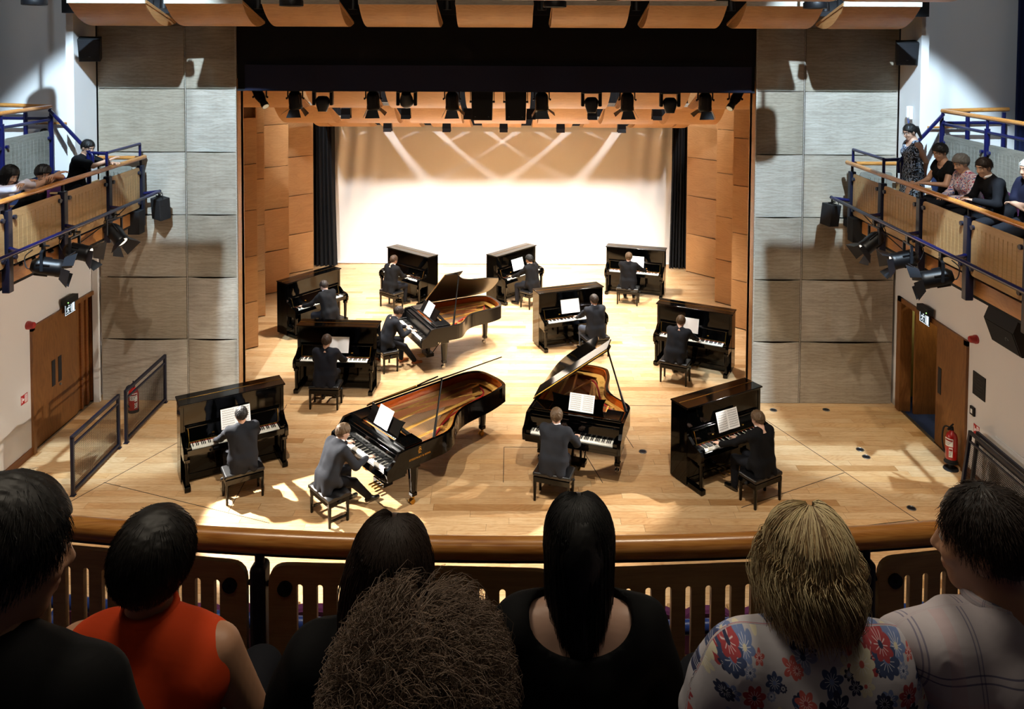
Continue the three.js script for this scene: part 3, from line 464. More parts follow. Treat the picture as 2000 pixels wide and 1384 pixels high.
  const [w, b] = keyGeos(1.23, -0.615, K + 0.055, -0.19, -0.03); part(gk, 'white_keys', w, M.ivory, null, 'stuff'); part(gk, 'black_keys', b, M.ebony, null, 'stuff');
  part(t, 'fallboard', [rb(1.36, 0.17, 0.02, 0.006, 0, K + 0.14, -0.21, -0.12), bx(1.36, 0.12, 0.12, 0, T - 0.1, -0.3)], mat);
  part(t, 'action_rail', bx(1.3, 0.02, 0.05, 0, T - 0.03, -0.385), M.castIron);
  part(t, 'desk_shelf', [rb(1.3, 0.02, 0.16, 0.005, 0, T + 0.005, -0.45), rb(0.26, 0.03, 0.3, 0.006, -0.55, T + 0.01, -0.47), rb(0.26, 0.03, 0.3, 0.006, 0.55, T + 0.01, -0.47)], mat);
  const desk = new THREE.Shape(); desk.moveTo(-0.4, 0); desk.lineTo(0.4, 0); desk.quadraticCurveTo(0.36, 0.12, 0.42, 0.22); desk.lineTo(0.25, 0.2); desk.lineTo(-0.25, 0.2); desk.lineTo(-0.42, 0.22); desk.quadraticCurveTo(-0.36, 0.12, -0.4, 0);
  part(t, 'music_desk', place(prism(desk, 0.014), 0, T + 0.015, -0.42, -0.5), mat);
  for (const [x, s] of [[0.6, 0.52], [-0.6, 0.52], [-0.2, L - 0.32]]) {
    const lg = part(t, 'leg', [place(new THREE.CylinderGeometry(0.078, 0.05, B - 0.2, 4), x, (B - 0.2) / 2 + 0.15, -s, 0, Math.PI / 4), rb(0.15, 0.08, 0.15, 0.01, x, B - 0.04, -s), rb(0.085, 0.05, 0.085, 0.006, x, 0.135, -s)], mat);
    part(lg, 'caster', [cyl(0.02, 0.02, 0.07, x, 0.085, -s), cyl(0.036, 0.036, 0.022, x - 0.02, 0.036, -s + 0.02, 0, 0, Math.PI / 2), cyl(0.036, 0.036, 0.022, x + 0.02, 0.036, -s + 0.02, 0, 0, Math.PI / 2)], gold ? M.brass : M.chrome);
  }
  const ly = part(t, 'lyre', [rb(0.03, B - 0.2, 0.04, 0.006, -0.06, (B - 0.2) / 2 + 0.14, -0.42), rb(0.03, B - 0.2, 0.04, 0.006, 0.06, (B - 0.2) / 2 + 0.14, -0.42), rb(0.28, 0.07, 0.16, 0.01, 0, 0.11, -0.42), rod([-0.1, 0.12, -0.46], [-0.1, B - 0.05, -0.85], 0.01, 6), rod([0.1, 0.12, -0.46], [0.1, B - 0.05, -0.85], 0.01, 6)], mat);
  for (const x of [-0.07, 0, 0.07]) pedal(ly, x, 0.085, -0.36, 0.12);
  // lid hinged on the bass side, its front flap folded back on top
  const piv = V(-0.735, T + 0.004, 0), rot = new THREE.Matrix4().makeTranslation(piv.x, piv.y, piv.z).multiply(new THREE.Matrix4().makeRotationZ(lidDeg * Math.PI / 180)).multiply(new THREE.Matrix4().makeTranslation(-piv.x, -piv.y, -piv.z));
  const shape = grandShape(L, -0.012, 0.62);
  const ld = part(t, 'lid', flat(shape, 0.018, T + 0.006).applyMatrix4(rot), lidMat || mat);
  part(ld, 'lid_flap', rb(1.45, 0.018, 0.36, 0.004, 0, T + 0.042, -0.84, 0.06).applyMatrix4(rot), mat);
  part(ld, 'lid_hinge', rod([-0.72, T + 0.028, -0.625], [0.73, T + 0.028, -0.625], 0.009, 6).applyMatrix4(rot), M.brass, 'brass piano hinge');
  const tip = V(0.62, T + 0.006, -1.12 * Math.max(0.85, k)).applyMatrix4(rot); const bx0 = [0.69, T, -0.8 * Math.max(0.85, k)];
  part(t, 'prop_stick', [rod(bx0, [tip.x, tip.y, tip.z], 0.014, 6), rod([bx0[0], bx0[1], bx0[2]], [bx0[0] * 0.65 + tip.x * 0.35, bx0[1] * 0.65 + tip.y * 0.35, bx0[2] * 0.65 + tip.z * 0.35], 0.025, 6, 0.016)], M.satin);
  if (gold) {
    const g = new TextGeometry('STEINWAY & SONS', { font, size: 0.024, depth: 0.002, curveSegments: 3 }); g.computeBoundingBox(); const bw = g.boundingBox.max.x; g.scale(0.36 / bw, 1, 1); g.rotateY(Math.PI / 2); g.translate(0.7355, 0.695, -0.36);
    part(rim, 'gold_lettering', g, M.brass, 'gold lettering along the side');
    const ly2 = [place(new THREE.TorusGeometry(0.024, 0.005, 6, 18, Math.PI * 1.35), 0.737, 0.79, -0.54, 0, Math.PI / 2, 0), bx(0.003, 0.06, 0.004, 0.737, 0.80, -0.535), bx(0.003, 0.06, 0.004, 0.737, 0.80, -0.545), bx(0.003, 0.006, 0.05, 0.737, 0.76, -0.54), place(new THREE.TorusGeometry(0.018, 0.004, 5, 12, Math.PI), 0.737, 0.825, -0.54, 0, Math.PI / 2, 0)];
    part(rim, 'emblem', ly2, M.brass, 'gold lyre emblem');
  }
  return t;
}
function makeBench(label, tufted, simple) {
  const t = thing('piano_bench', label, 'bench', 'benches at the pianos'), h = 0.42, w = 0.55, d = 0.34;
  if (tufted) {
    const g = new THREE.BoxGeometry(w, 0.07, d, 22, 2, 14), p = g.getAttribute('position');
    for (let i = 0; i < p.count; i++) { const x = p.getX(i), z = p.getZ(i), y = p.getY(i); if (y > 0.02) { const ex = 1 - Math.pow(Math.abs(x) / (w / 2), 6), ez = 1 - Math.pow(Math.abs(z) / (d / 2), 6); const tx = Math.cos(x * 6 * Math.PI / w * 1.0 + Math.PI / 2 * 0), tz = Math.cos(z * 4 * Math.PI / d); p.setY(i, y - 0.03 * (1 - Math.max(0, ex * ez)) + 0.008 * (tx * tz)); } }
    g.computeVertexNormals(); g.translate(0, h - 0.035, 0); part(t, 'cushion', g, M.leather);
  } else part(t, 'cushion', simple ? rb(w, 0.03, d, 0.01, 0, h - 0.015, 0) : [rb(w - 0.01, 0.06, d - 0.01, 0.022, 0, h - 0.03, 0)], simple ? M.gloss : M.leather);
  const ap = part(t, 'apron', [rb(w - 0.03, 0.075, d - 0.03, 0.006, 0, h - 0.105, 0)], M.gloss);
  for (const sx of [-1, 1]) for (const sz of [-1, 1]) part(t, 'leg', place(new THREE.CylinderGeometry(0.028, 0.02, h - 0.08, 4), sx * (w / 2 - 0.035), (h - 0.08) / 2, sz * (d / 2 - 0.035), 0, Math.PI / 4), M.gloss);
  if (tufted) { for (const s of [-1, 1]) part(t, 'stretcher', bx(0.02, 0.025, d - 0.08, s * (w / 2 - 0.035), 0.08, 0), M.gloss); }
  for (const s of [-1, 1]) part(ap, 'knob', [cyl(0.02, 0.02, 0.025, s * (w / 2 + 0.005), h - 0.1, 0, 0, 0, Math.PI / 2), cyl(0.008, 0.008, 0.03, s * (w / 2 + 0.012), h - 0.1, 0, 0, 0, Math.PI / 2)], M.black);
  return t;
}
const staffTex = [1, 2].map((seed) => canvasTex(256, 360, (c, w, h) => { const r = rng(seed * 91); c.fillStyle = '#ffffff'; c.fillRect(0, 0, w, h); c.strokeStyle = '#333'; c.fillStyle = '#222'; c.lineWidth = 1; for (let s = 0; s < 8; s++) { const y0 = 26 + s * 40; for (let i = 0; i < 5; i++) { c.beginPath(); c.moveTo(20, y0 + i * 5); c.lineTo(w - 20, y0 + i * 5); c.stroke(); } for (let n = 0; n < 16; n++) { const x = 30 + n * 13 + r() * 5, y = y0 + r() * 20; c.beginPath(); c.ellipse(x, y, 3, 2.2, 0, 0, 7); c.fill(); c.fillRect(x + 2, y - 12, 1, 12); } } }));
const paperMat = [std(0xffffff, 0.7, { side: THREE.DoubleSide }), std(0xffffff, 0.7, { map: staffTex[0], side: THREE.DoubleSide }), std(0xffffff, 0.7, { map: staffTex[1], side: THREE.DoubleSide })];
function makeSheet(label, printed, parent, x, y, z, tilt, w = 0.21, h = 0.28) { // two pages on the desk of piano `parent`
  const t = thing('sheet_music', label, 'sheet music', 'open scores on the piano desks'); 
  const o = new THREE.Object3D(); o.position.set(x, y, z); o.rotation.x = tilt; parent.updateMatrixWorld(true); o.updateMatrix(); const m = parent.matrixWorld.clone().multiply(o.matrix); m.decompose(t.position, t.quaternion, t.scale);
  for (const s of [-1, 1]) { const g = new THREE.PlaneGeometry(w, h, 6, 1), p = g.getAttribute('position'); for (let i = 0; i < p.count; i++) { const u = p.getX(i) / w + 0.5, d = s > 0 ? u : 1 - u; p.setZ(i, 0.012 * Math.sin(d * Math.PI * 0.8) + 0.002); } g.translate(s * w / 2, h / 2, 0); g.computeVertexNormals(); part(t, 'page', g, paperMat[printed ? (s > 0 ? 1 : 2) : 0]); }
  return t;
}
// placement: rear middle x, z, turn in degrees, player offset, piano and score descriptions
const D = Math.PI / 180;
const UP = [
  { k: 'P1', sl: 'upright beside the mesh barriers', x: -4.3, z: -11.88, a: 30.2, sheet: 1, sx: 0.02, lab: 'glossy black upright piano beside the mesh barriers at the front left of the stage' },
  { k: 'P2', sl: 'upright standing square to the audience', x: -3.19, z: -14.74, a: -3, sheet: 0, sx: 0.03, lab: 'glossy black upright piano standing square to the audience behind the large grand' },
  { k: 'P3', x: -4.68, z: -17.73, a: 52.6, sheet: -1, lab: 'black upright piano in front of the left shell towers without a score on its desk' },
  { k: 'P4', x: -2.37, z: -19.81, a: -40.4, sheet: -1, lab: 'dark upright piano in front of the white screen turned toward the right, no score' },
  { k: 'P5', sl: 'upright at the middle of the screen', x: -0.12, z: -19.94, a: 48.3, sheet: 1, sx: -0.02, lab: 'dark upright piano at the middle of the white screen, a printed score on its desk' },
  { k: 'P6', sl: 'upright before the right end of the screen', x: 3.26, z: -20.29, a: -17, sheet: 1, sx: 0.02, lab: 'dark upright piano standing before the right end of the white screen' },
  { k: 'P7', sl: 'upright behind the small grand', x: 1.16, z: -16.92, a: 20.2, sheet: 0, sx: -0.05, lab: 'glossy upright piano behind the grand with the raised black lid' },
  { k: 'P8', sl: 'upright beside the right proscenium', x: 3.77, z: -15.75, a: -26.6, sheet: 0, sx: -0.1, lab: 'glossy upright piano on the right beside the limed-oak proscenium' },
  { k: 'P9', sl: 'upright at the front right of the stage', x: 3.02, z: -11.87, a: 29.8, sheet: 1, sx: 0.0, lab: 'glossy black upright piano at the front right of the stage turned away from the wall' },
];
const PIANO = {};
let uprightProto = null;
for (const u of UP) {
  let p; if (!uprightProto) p = uprightProto = makeUpright(1.165, M.gloss, u.lab); else { p = uprightProto.clone(); p.name = numbered('upright_piano'); p.userData.label = u.lab; scene.add(p); } p.position.set(u.x, 0, u.z); p.rotation.y = u.a * D; PIANO[u.k] = p; p.updateMatrixWorld(true);
  if (u.sheet >= 0) makeSheet((u.sheet ? 'printed open score' : 'plain white pages') + ' on the ' + u.sl, u.sheet, p, u.sx, 0.705, 0.44, -0.3);
}
const GR = [
  { k: 'G1', L: 2.78, x: -2.14, z: -10.87, a: -47.5, lid: 29, gold: true, mat: M.gloss, lab: 'long concert grand with gold lettering and its lid raised at the front of the stage' },
  { k: 'G2', L: 2.12, x: -2.05, z: -15.6, a: -62, lid: 38, gold: false, mat: M.satin, lab: 'satin black grand piano with raised lid among the uprights at mid stage' },
  { k: 'G3', L: 2.2, x: 0.87, z: -11.28, a: -18.5, lid: 38, gold: false, mat: M.gloss, lab: 'glossy small grand with keyboard toward the audience and raised lid' },
];
for (const g of GR) { PIANO[g.k] = makeGrand(g.L, g.lid, g.mat, g.lab, [g.x, 0, g.z], g.a * D, g.gold); PIANO[g.k].updateMatrixWorld(true); }
makeSheet('plain white pages on the desk of the long concert grand', 0, PIANO.G1, -0.02, 0.89, -0.395, -0.5, 0.17, 0.27);
makeSheet('plain white pages on the desk of the satin black grand', 0, PIANO.G2, 0.0, 0.89, -0.395, -0.5, 0.17, 0.26);
makeSheet('printed open score on the desk of the small grand with keyboard toward the audience', 1, PIANO.G3, 0.06, 0.89, -0.395, -0.5, 0.19, 0.25);
console.log('pianos');
// ---------- figures: distance fields meshed with surface nets ----------
class Vol {
  constructor(min, max, h) { this.o = min; this.h = h; this.n = [0, 1, 2].map((i) => Math.ceil((max[i] - min[i]) / h) + 1); this.f = new Float32Array(this.n[0] * this.n[1] * this.n[2]).fill(0.2); }
  each(lo, hi, fn) {
    const { o, h, n, f } = this, a = [0, 1, 2].map((i) => Math.max(0, Math.floor((lo[i] - o[i]) / h))), b = [0, 1, 2].map((i) => Math.min(n[i] - 1, Math.ceil((hi[i] - o[i]) / h)));
    for (let k = a[2]; k <= b[2]; k++) for (let j = a[1]; j <= b[1]; j++) { let q = (k * n[1] + j) * n[0] + a[0]; for (let i = a[0]; i <= b[0]; i++, q++) f[q] = fn(o[0] + i * h, o[1] + j * h, o[2] + k * h, f[q]); }
    return this;
  }
  static smin(a, b, k) { const h = Math.max(k - Math.abs(a - b), 0) / k; return Math.min(a, b) - h * h * k * 0.25; }
  cap(a, b, ra, rb, k = 0.03) { // tapered capsule
    const r = Math.max(ra, rb) + k + 2 * this.h + 0.02, d = [b[0] - a[0], b[1] - a[1], b[2] - a[2]], L = Math.max(1e-9, d[0] * d[0] + d[1] * d[1] + d[2] * d[2]);
    return this.each([0, 1, 2].map((i) => Math.min(a[i], b[i]) - r), [0, 1, 2].map((i) => Math.max(a[i], b[i]) + r), (x, y, z, f) => { const px = x - a[0], py = y - a[1], pz = z - a[2], t = Math.max(0, Math.min(1, (px * d[0] + py * d[1] + pz * d[2]) / L)); return Vol.smin(f, Math.hypot(px - d[0] * t, py - d[1] * t, pz - d[2] * t) - ra - (rb - ra) * t, k); });
  }
  ell(c, r, k = 0.02) {
    const e = k + 2 * this.h + 0.02, m = Math.min(...r);
    return this.each([0, 1, 2].map((i) => c[i] - r[i] - e), [0, 1, 2].map((i) => c[i] + r[i] + e), (x, y, z, f) => { const a = (x - c[0]) / r[0], b = (y - c[1]) / r[1], g = (z - c[2]) / r[2], l = Math.hypot(a, b, g), l2 = Math.hypot(a / r[0], b / r[1], g / r[2]); return Vol.smin(f, l * (l - 1) / Math.max(l2, 1e-6), k); });
  }
  cut(fn) { return this.each(this.o, [0, 1, 2].map((i) => this.o[i] + this.n[i] * this.h), (x, y, z, f) => Math.max(f, fn(x, y, z))); }
  warp(fn) { return this.each(this.o, [0, 1, 2].map((i) => this.o[i] + this.n[i] * this.h), (x, y, z, f) => (Math.abs(f) < 0.06 ? f + fn(x, y, z) : f)); }
  mesh(uvw = 0.17) {
    const { o, h, n, f } = this, [nx, ny, nz] = n, idx = new Int32Array(nx * ny * nz).fill(-1), P = [], I = [], at = (i, j, k) => (k * ny + j) * nx + i;
    const C = [[0, 0, 0], [1, 0, 0], [0, 1, 0], [1, 1, 0], [0, 0, 1], [1, 0, 1], [0, 1, 1], [1, 1, 1]], E = [[0, 1], [2, 3], [4, 5], [6, 7], [0, 2], [1, 3], [4, 6], [5, 7], [0, 4], [1, 5], [2, 6], [3, 7]];
    const v = new Float32Array(8);
    for (let k = 0; k < nz - 1; k++) for (let j = 0; j < ny - 1; j++) for (let i = 0; i < nx - 1; i++) {
      let neg = 0; for (let c = 0; c < 8; c++) { v[c] = f[at(i + C[c][0], j + C[c][1], k + C[c][2])]; if (v[c] < 0) neg++; }
      if (neg === 0 || neg === 8) continue;
      let x = 0, y = 0, z = 0, m = 0;
      for (const [a, b] of E) { if ((v[a] < 0) === (v[b] < 0)) continue; const t = v[a] / (v[a] - v[b]); x += C[a][0] + (C[b][0] - C[a][0]) * t; y += C[a][1] + (C[b][1] - C[a][1]) * t; z += C[a][2] + (C[b][2] - C[a][2]) * t; m++; }
      idx[at(i, j, k)] = P.length / 3; P.push(o[0] + (i + x / m) * h, o[1] + (j + y / m) * h, o[2] + (k + z / m) * h);
    }
    const quad = (a, b, c, d, s) => { if (a < 0 || b < 0 || c < 0 || d < 0) return; if (s) I.push(a, b, c, a, c, d); else I.push(a, c, b, a, d, c); };
    for (let k = 1; k < nz - 1; k++) for (let j = 1; j < ny - 1; j++) for (let i = 1; i < nx - 1; i++) {
      const q = at(i, j, k), s = f[q] < 0;
      if (s !== (f[q + 1] < 0)) quad(idx[at(i, j - 1, k - 1)], idx[at(i, j, k - 1)], idx[at(i, j, k)], idx[at(i, j - 1, k)], s);
      if (s !== (f[at(i, j + 1, k)] < 0)) quad(idx[at(i - 1, j, k - 1)], idx[at(i - 1, j, k)], idx[at(i, j, k)], idx[at(i, j, k - 1)], s);
      if (s !== (f[at(i, j, k + 1)] < 0)) quad(idx[at(i - 1, j - 1, k)], idx[at(i, j - 1, k)], idx[at(i, j, k)], idx[at(i - 1, j, k)], s);
    }
    const g = new THREE.BufferGeometry(); g.setAttribute('position', new THREE.BufferAttribute(new Float32Array(P), 3)); g.setIndex(I);
    const uv = new Float32Array(P.length / 3 * 2); for (let i = 0; i < P.length / 3; i++) { uv[i * 2] = P[i * 3] * 1.0 + (P[i * 3 + 2] > 0 ? 0 : 0.37); uv[i * 2 + 1] = P[i * 3 + 1]; }
    g.setAttribute('uv', new THREE.BufferAttribute(uv, 2)); g.computeVertexNormals(); g.userData.ready = true; return g;
  }
}
const add = (a, b, t = 1) => [a[0] + b[0] * t, a[1] + b[1] * t, a[2] + b[2] * t], sub = (a, b) => [a[0] - b[0], a[1] - b[1], a[2] - b[2]], len = (a) => Math.hypot(...a), nrm = (a) => { const l = len(a) || 1; return [a[0] / l, a[1] / l, a[2] / l]; }, dot = (a, b) => a[0] * b[0] + a[1] * b[1] + a[2] * b[2], cross = (a, b) => [a[1] * b[2] - a[2] * b[1], a[2] * b[0] - a[0] * b[2], a[0] * b[1] - a[1] * b[0]], lerp3 = (a, b, t) => [a[0] + (b[0] - a[0]) * t, a[1] + (b[1] - a[1]) * t, a[2] + (b[2] - a[2]) * t];
function ik(a, target, l1, l2, pole) { // joint between a and target, bending toward pole
  let d = sub(target, a), L = len(d); if (L > (l1 + l2) * 0.995) { d = nrm(d).map((v) => v * (l1 + l2) * 0.995); L = len(d); } const u = nrm(d), x = (l1 * l1 - l2 * l2 + L * L) / (2 * L), hgt = Math.sqrt(Math.max(0, l1 * l1 - x * x));
  let p = sub(pole, u.map((v) => v * dot(pole, u))); p = nrm(p); return { j: add(add(a, u, x), p, hgt), e: add(a, d) };
}
const hash3 = lattice(777), n3 = (x, y, z) => hash3(x + z * 0.7 + 11, y - z * 0.45 + 5) - 0.5;
const ellD = (x, y, z, c, r) => { const a = (x - c[0]) / r[0], b = (y - c[1]) / r[1], g = (z - c[2]) / r[2], l = Math.hypot(a, b, g), l2 = Math.hypot(a / r[0], b / r[1], g / r[2]); return l * (l - 1) / Math.max(l2, 1e-6); };
const CR = [0, 0.03, 0.016], CRr = [0.075, 0.096, 0.094];
const skinMats = {}; const skinMat = () => skinMats.m || (skinMats.m = new THREE.MeshPhysicalMaterial({ color: 0xffffff, vertexColors: true, roughness: 0.5 }));
function xf(g, R, T, s) { const m = new THREE.Matrix4().makeBasis(V(...R[0]), V(...R[1]), V(...R[2])); m.scale(V(s, s, s)); m.setPosition(...T); g.applyMatrix4(m); return g; }
function colorize(g, fn) { const p = g.getAttribute('position'), c = new Float32Array(p.count * 3); for (let i = 0; i < p.count; i++) { const q = fn(p.getX(i), p.getY(i), p.getZ(i)); c[i * 3] = q[0]; c[i * 3 + 1] = q[1]; c[i * 3 + 2] = q[2]; } g.setAttribute('color', new THREE.BufferAttribute(c, 3)); return g; }
function headGeo(h, skin, brow, female) { // faces -z
  const v = new Vol([-0.11, -0.19, -0.14], [0.11, 0.15, 0.135], h);
  v.ell(CR, [0.07, 0.091, 0.089], 0.02).ell([0, -0.035, -0.024], [0.056, 0.072, 0.066], 0.04).ell([0, -0.092, -0.055], [0.026, 0.022, 0.026], 0.03).ell([0, 0.038, -0.064], [0.05, 0.02, 0.02], 0.02);
  v.cap([0, 0.012, -0.086], [0, -0.022, -0.101], 0.008, 0.0135, 0.012).ell([0.013, -0.027, -0.09], [0.008, 0.007, 0.009], 0.008).ell([-0.013, -0.027, -0.09], [0.008, 0.007, 0.009], 0.008);
  v.ell([0, -0.053, -0.086], [0.022, 0.0065, 0.008], 0.008).ell([0, -0.065, -0.084], [0.019, 0.007, 0.008], 0.008);
  for (const s of [-1, 1]) { v.ell([s * 0.032, -0.02, -0.062], [0.022, 0.02, 0.02], 0.02).ell([s * 0.074, -0.004, 0.012], [0.009, 0.031, 0.02], 0.008).ell([s * 0.078, 0.002, 0.016], [0.008, 0.022, 0.018], 0.006); v.each([s * 0.03 - 0.03, -0.02, -0.11], [s * 0.03 + 0.03, 0.05, -0.06], (x, y, z, f) => -Vol.smin(-f, Math.hypot((x - s * 0.031) / 1.3, y - 0.014, z + 0.096) - 0.014, 0.01)); v.ell([s * 0.031, 0.013, -0.073], [0.0125, 0.0105, 0.011], 0.003); }
  v.cap([0, -0.06, 0.018], [0, -0.19, 0.035], female ? 0.045 : 0.054, female ? 0.05 : 0.06, 0.03);
  const g = v.mesh(); const lip = mixc(skin, [0.42, 0.09, 0.08], female ? 0.55 : 0.3);
  return colorize(g, (x, y, z) => { const ax = Math.abs(x); if (z < -0.07) { if (Math.hypot(ax - 0.031, (y - 0.013) * 1.25) < 0.0115 && z < -0.075) return Math.hypot(ax - 0.031, y - 0.013) < 0.0055 ? [0.02, 0.015, 0.01] : [0.5, 0.48, 0.45]; if (Math.abs(y - 0.038) < 0.005 && ax > 0.014 && ax < 0.05) return brow; if (Math.hypot(x / 2.6, (y + 0.059)) < 0.009 && z < -0.082) return lip; } return skin; });
}
const HL = (y) => (y > 0.085 ? -0.2 : y > 0.055 ? -0.2 + (0.085 - y) / 0.03 * 0.125 : y > 0.045 ? -0.075 : y > 0.0 ? -0.075 + (0.045 - y) / 0.045 * 0.07 : y > -0.03 ? -0.005 + (-y) / 0.03 * 0.04 : 0.035);
function hairGeo(style, h, o = {}) {
  const th = o.thick || 0.012, len0 = o.len || 0.3, big = style === 'curly' || style === 'bob' ? 0.16 : 0.14;
  const v = new Vol([-big, style === 'short' || style === 'up' || style === 'curly' ? -0.14 : -0.1 - len0, -0.14], [big, 0.185, 0.2], h);
  const fr = o.freq || 1, amp = o.amp || 0.004;
  v.each(v.o, [1, 1, 1], (x, y, z) => {
    const tk = style === 'curly' ? th : th * Math.max(0.2, Math.min(1, (z - HL(y)) / 0.06)); let d = ellD(x, y, z, CR, [CRr[0] + tk, CRr[1] + tk, CRr[2] + tk]);
    const nape = style === 'short' || style === 'up' ? -0.1 : -0.1;
    d = Math.max(d, HL(y) - z, nape - y + (style === 'short' ? Math.max(0, 0.05 - z) * 0.7 : 0));
    if (style === 'short' && y < 0) d = Math.max(d, ellD(x, y, z, [0, 0.02, 0.014], [CRr[0] + 0.008, CRr[1] + 0.03, CRr[2] + 0.009]));
    if (style === 'long' || style === 'bob') {  const w = o.w || 0.088, t = Math.max(0, Math.min(1, (0.03 - y) / len0)), zc = 0.035 + (o.back || 0.02) * t, rx = w + (style === 'bob' ? 0.025 * Math.sin(Math.min(1, t * 1.25) * Math.PI) : (o.flare || 0) * t), rz = 0.088 + th * 0.6 - 0.04 * t; const tp = y > 0.0 ? Math.sqrt(Math.max(0.02, 1 - Math.pow(y / (0.12 + th), 2))) : 1; let q = (Math.hypot(x / (rx * tp), (z - zc) / (rz * tp)) - 1) * Math.min(rx, rz) * tp; q = Math.max(q, y - 0.1, (0.03 - len0) - y + 0.02 * Math.abs(x) / w); q = Math.max(q, y < 0.03 ? -0.03 + (o.front ? -0.03 : 0) - z : -1); d = Vol.smin(d, q, 0.05); }
    if (style === 'curly') { d = Math.min(d, Math.max(ellD(x, y, z, [0, 0.03, 0.03], [0.125, 0.13, 0.125]), HL(y) - 0.02 - z, -0.12 - y)); }
    if (style === 'pony') { const t = Math.max(0, Math.min(1, (0.02 - y) / 0.2)); d = Math.min(d, Math.hypot(x, y - 0.03, z - 0.12) - 0.03, Math.max(Math.hypot(x, z - 0.14 - 0.01 * t) - 0.032 + 0.012 * t, y - 0.04, -0.17 - y)); }
    return d + amp * (n3(x * 75 * fr, y * 26 * fr, z * 75 * fr) * 1.0 + n3(x * 210 * fr, y * 60 * fr, z * 210 * fr) * 1.3);
  });
  return v.mesh();
}
function strandGeo(n, seed, path, r0 = 0.0011) { // many fine tapered strands in one geometry
  const r = rng(seed), pos = [], idx = [];
  for (let s = 0; s < n; s++) {
    const pts = path(r); if (!pts) continue; const base = pos.length / 3, m = pts.length;
    for (let i = 0; i < m; i++) { const a = pts[Math.max(0, i - 1)], b = pts[Math.min(m - 1, i + 1)], t = nrm(sub(b, a)), u = nrm(cross(t, Math.abs(t[1]) < 0.9 ? [0, 1, 0] : [1, 0, 0])), w = cross(t, u), rr = r0 * (1 - 0.75 * i / (m - 1)); for (let k = 0; k < 3; k++) { const c = Math.cos(k * 2.094) * rr, q = Math.sin(k * 2.094) * rr; pos.push(pts[i][0] + u[0] * c + w[0] * q, pts[i][1] + u[1] * c + w[1] * q, pts[i][2] + u[2] * c + w[2] * q); } }
    for (let i = 0; i < m - 1; i++) for (let k = 0; k < 3; k++) { const a = base + i * 3 + k, b = base + i * 3 + (k + 1) % 3; idx.push(a, b, a + 3, b, b + 3, a + 3); }
  }
  const g = new THREE.BufferGeometry(); g.setAttribute('position', new THREE.BufferAttribute(new Float32Array(pos), 3)); g.setIndex(idx); g.computeVertexNormals(); g.setAttribute('uv', new THREE.BufferAttribute(new Float32Array(pos.length / 3 * 2), 2)); g.userData.ready = true; return g;
}
function handVol(v, wrist, dir, down, side, thumbSide, curl, s) { // adds palm and five fingers to a volume
  const k0 = 0.086 * s; for (let i = 0; i < 4; i++) { const off = (i - 1.5) * 0.0195 * s; v.cap(add(wrist, side, off * 0.55), add(add(wrist, dir, k0), side, off), 0.0145 * s, 0.0105 * s, 0.012); }
  const L = [0.068, 0.076, 0.072, 0.056];
  for (let i = 0; i < 4; i++) {
    const q = thumbSide > 0 ? 3 - i : i, off = (i - 1.5) * 0.0195 * s, kn = add(add(wrist, dir, k0 - Math.abs(i - 1.5) * 0.004 * s), side, off), fan = (i - 1.5) * 0.09;
    const d1 = nrm(add(add(dir, side, fan), down, 0.25 * curl - 0.12)), d2 = nrm(add(add(dir, side, fan), down, 1.1 * curl)), d3 = nrm(add(add(dir, side, fan), down, 2.4 * curl)); const a = add(kn, d1, L[q] * 0.48 * s), b = add(a, d2, L[q] * 0.32 * s), c = add(b, d3, L[q] * 0.26 * s);
    v.cap(kn, a, 0.0092 * s, 0.0085 * s, 0.004).cap(a, b, 0.0085 * s, 0.0078 * s, 0.003).cap(b, c, 0.0078 * s, 0.0068 * s, 0.003);
  }
  const tb = add(add(wrist, dir, 0.026 * s), side, thumbSide * 0.026 * s), td = nrm(add(add(dir, side, thumbSide * 0.75), down, 0.25)), t1 = add(tb, td, 0.042 * s), t2 = add(t1, nrm(add(add(dir, side, thumbSide * 0.25), down, 0.3)), 0.034 * s);
  v.cap(add(wrist, dir, 0.015 * s), tb, 0.013 * s, 0.0125 * s, 0.01).cap(tb, t1, 0.012 * s, 0.0098 * s, 0.006).cap(t1, t2, 0.0098 * s, 0.008 * s, 0.003);
}
function rotHead(yaw, pitch, roll = 0) { const m = new THREE.Matrix4().makeRotationFromEuler(new THREE.Euler(-pitch, yaw, roll, 'YXZ')), e = m.elements; return [[e[0], e[1], e[2]], [e[4], e[5], e[6]], [e[8], e[9], e[10]]]; }
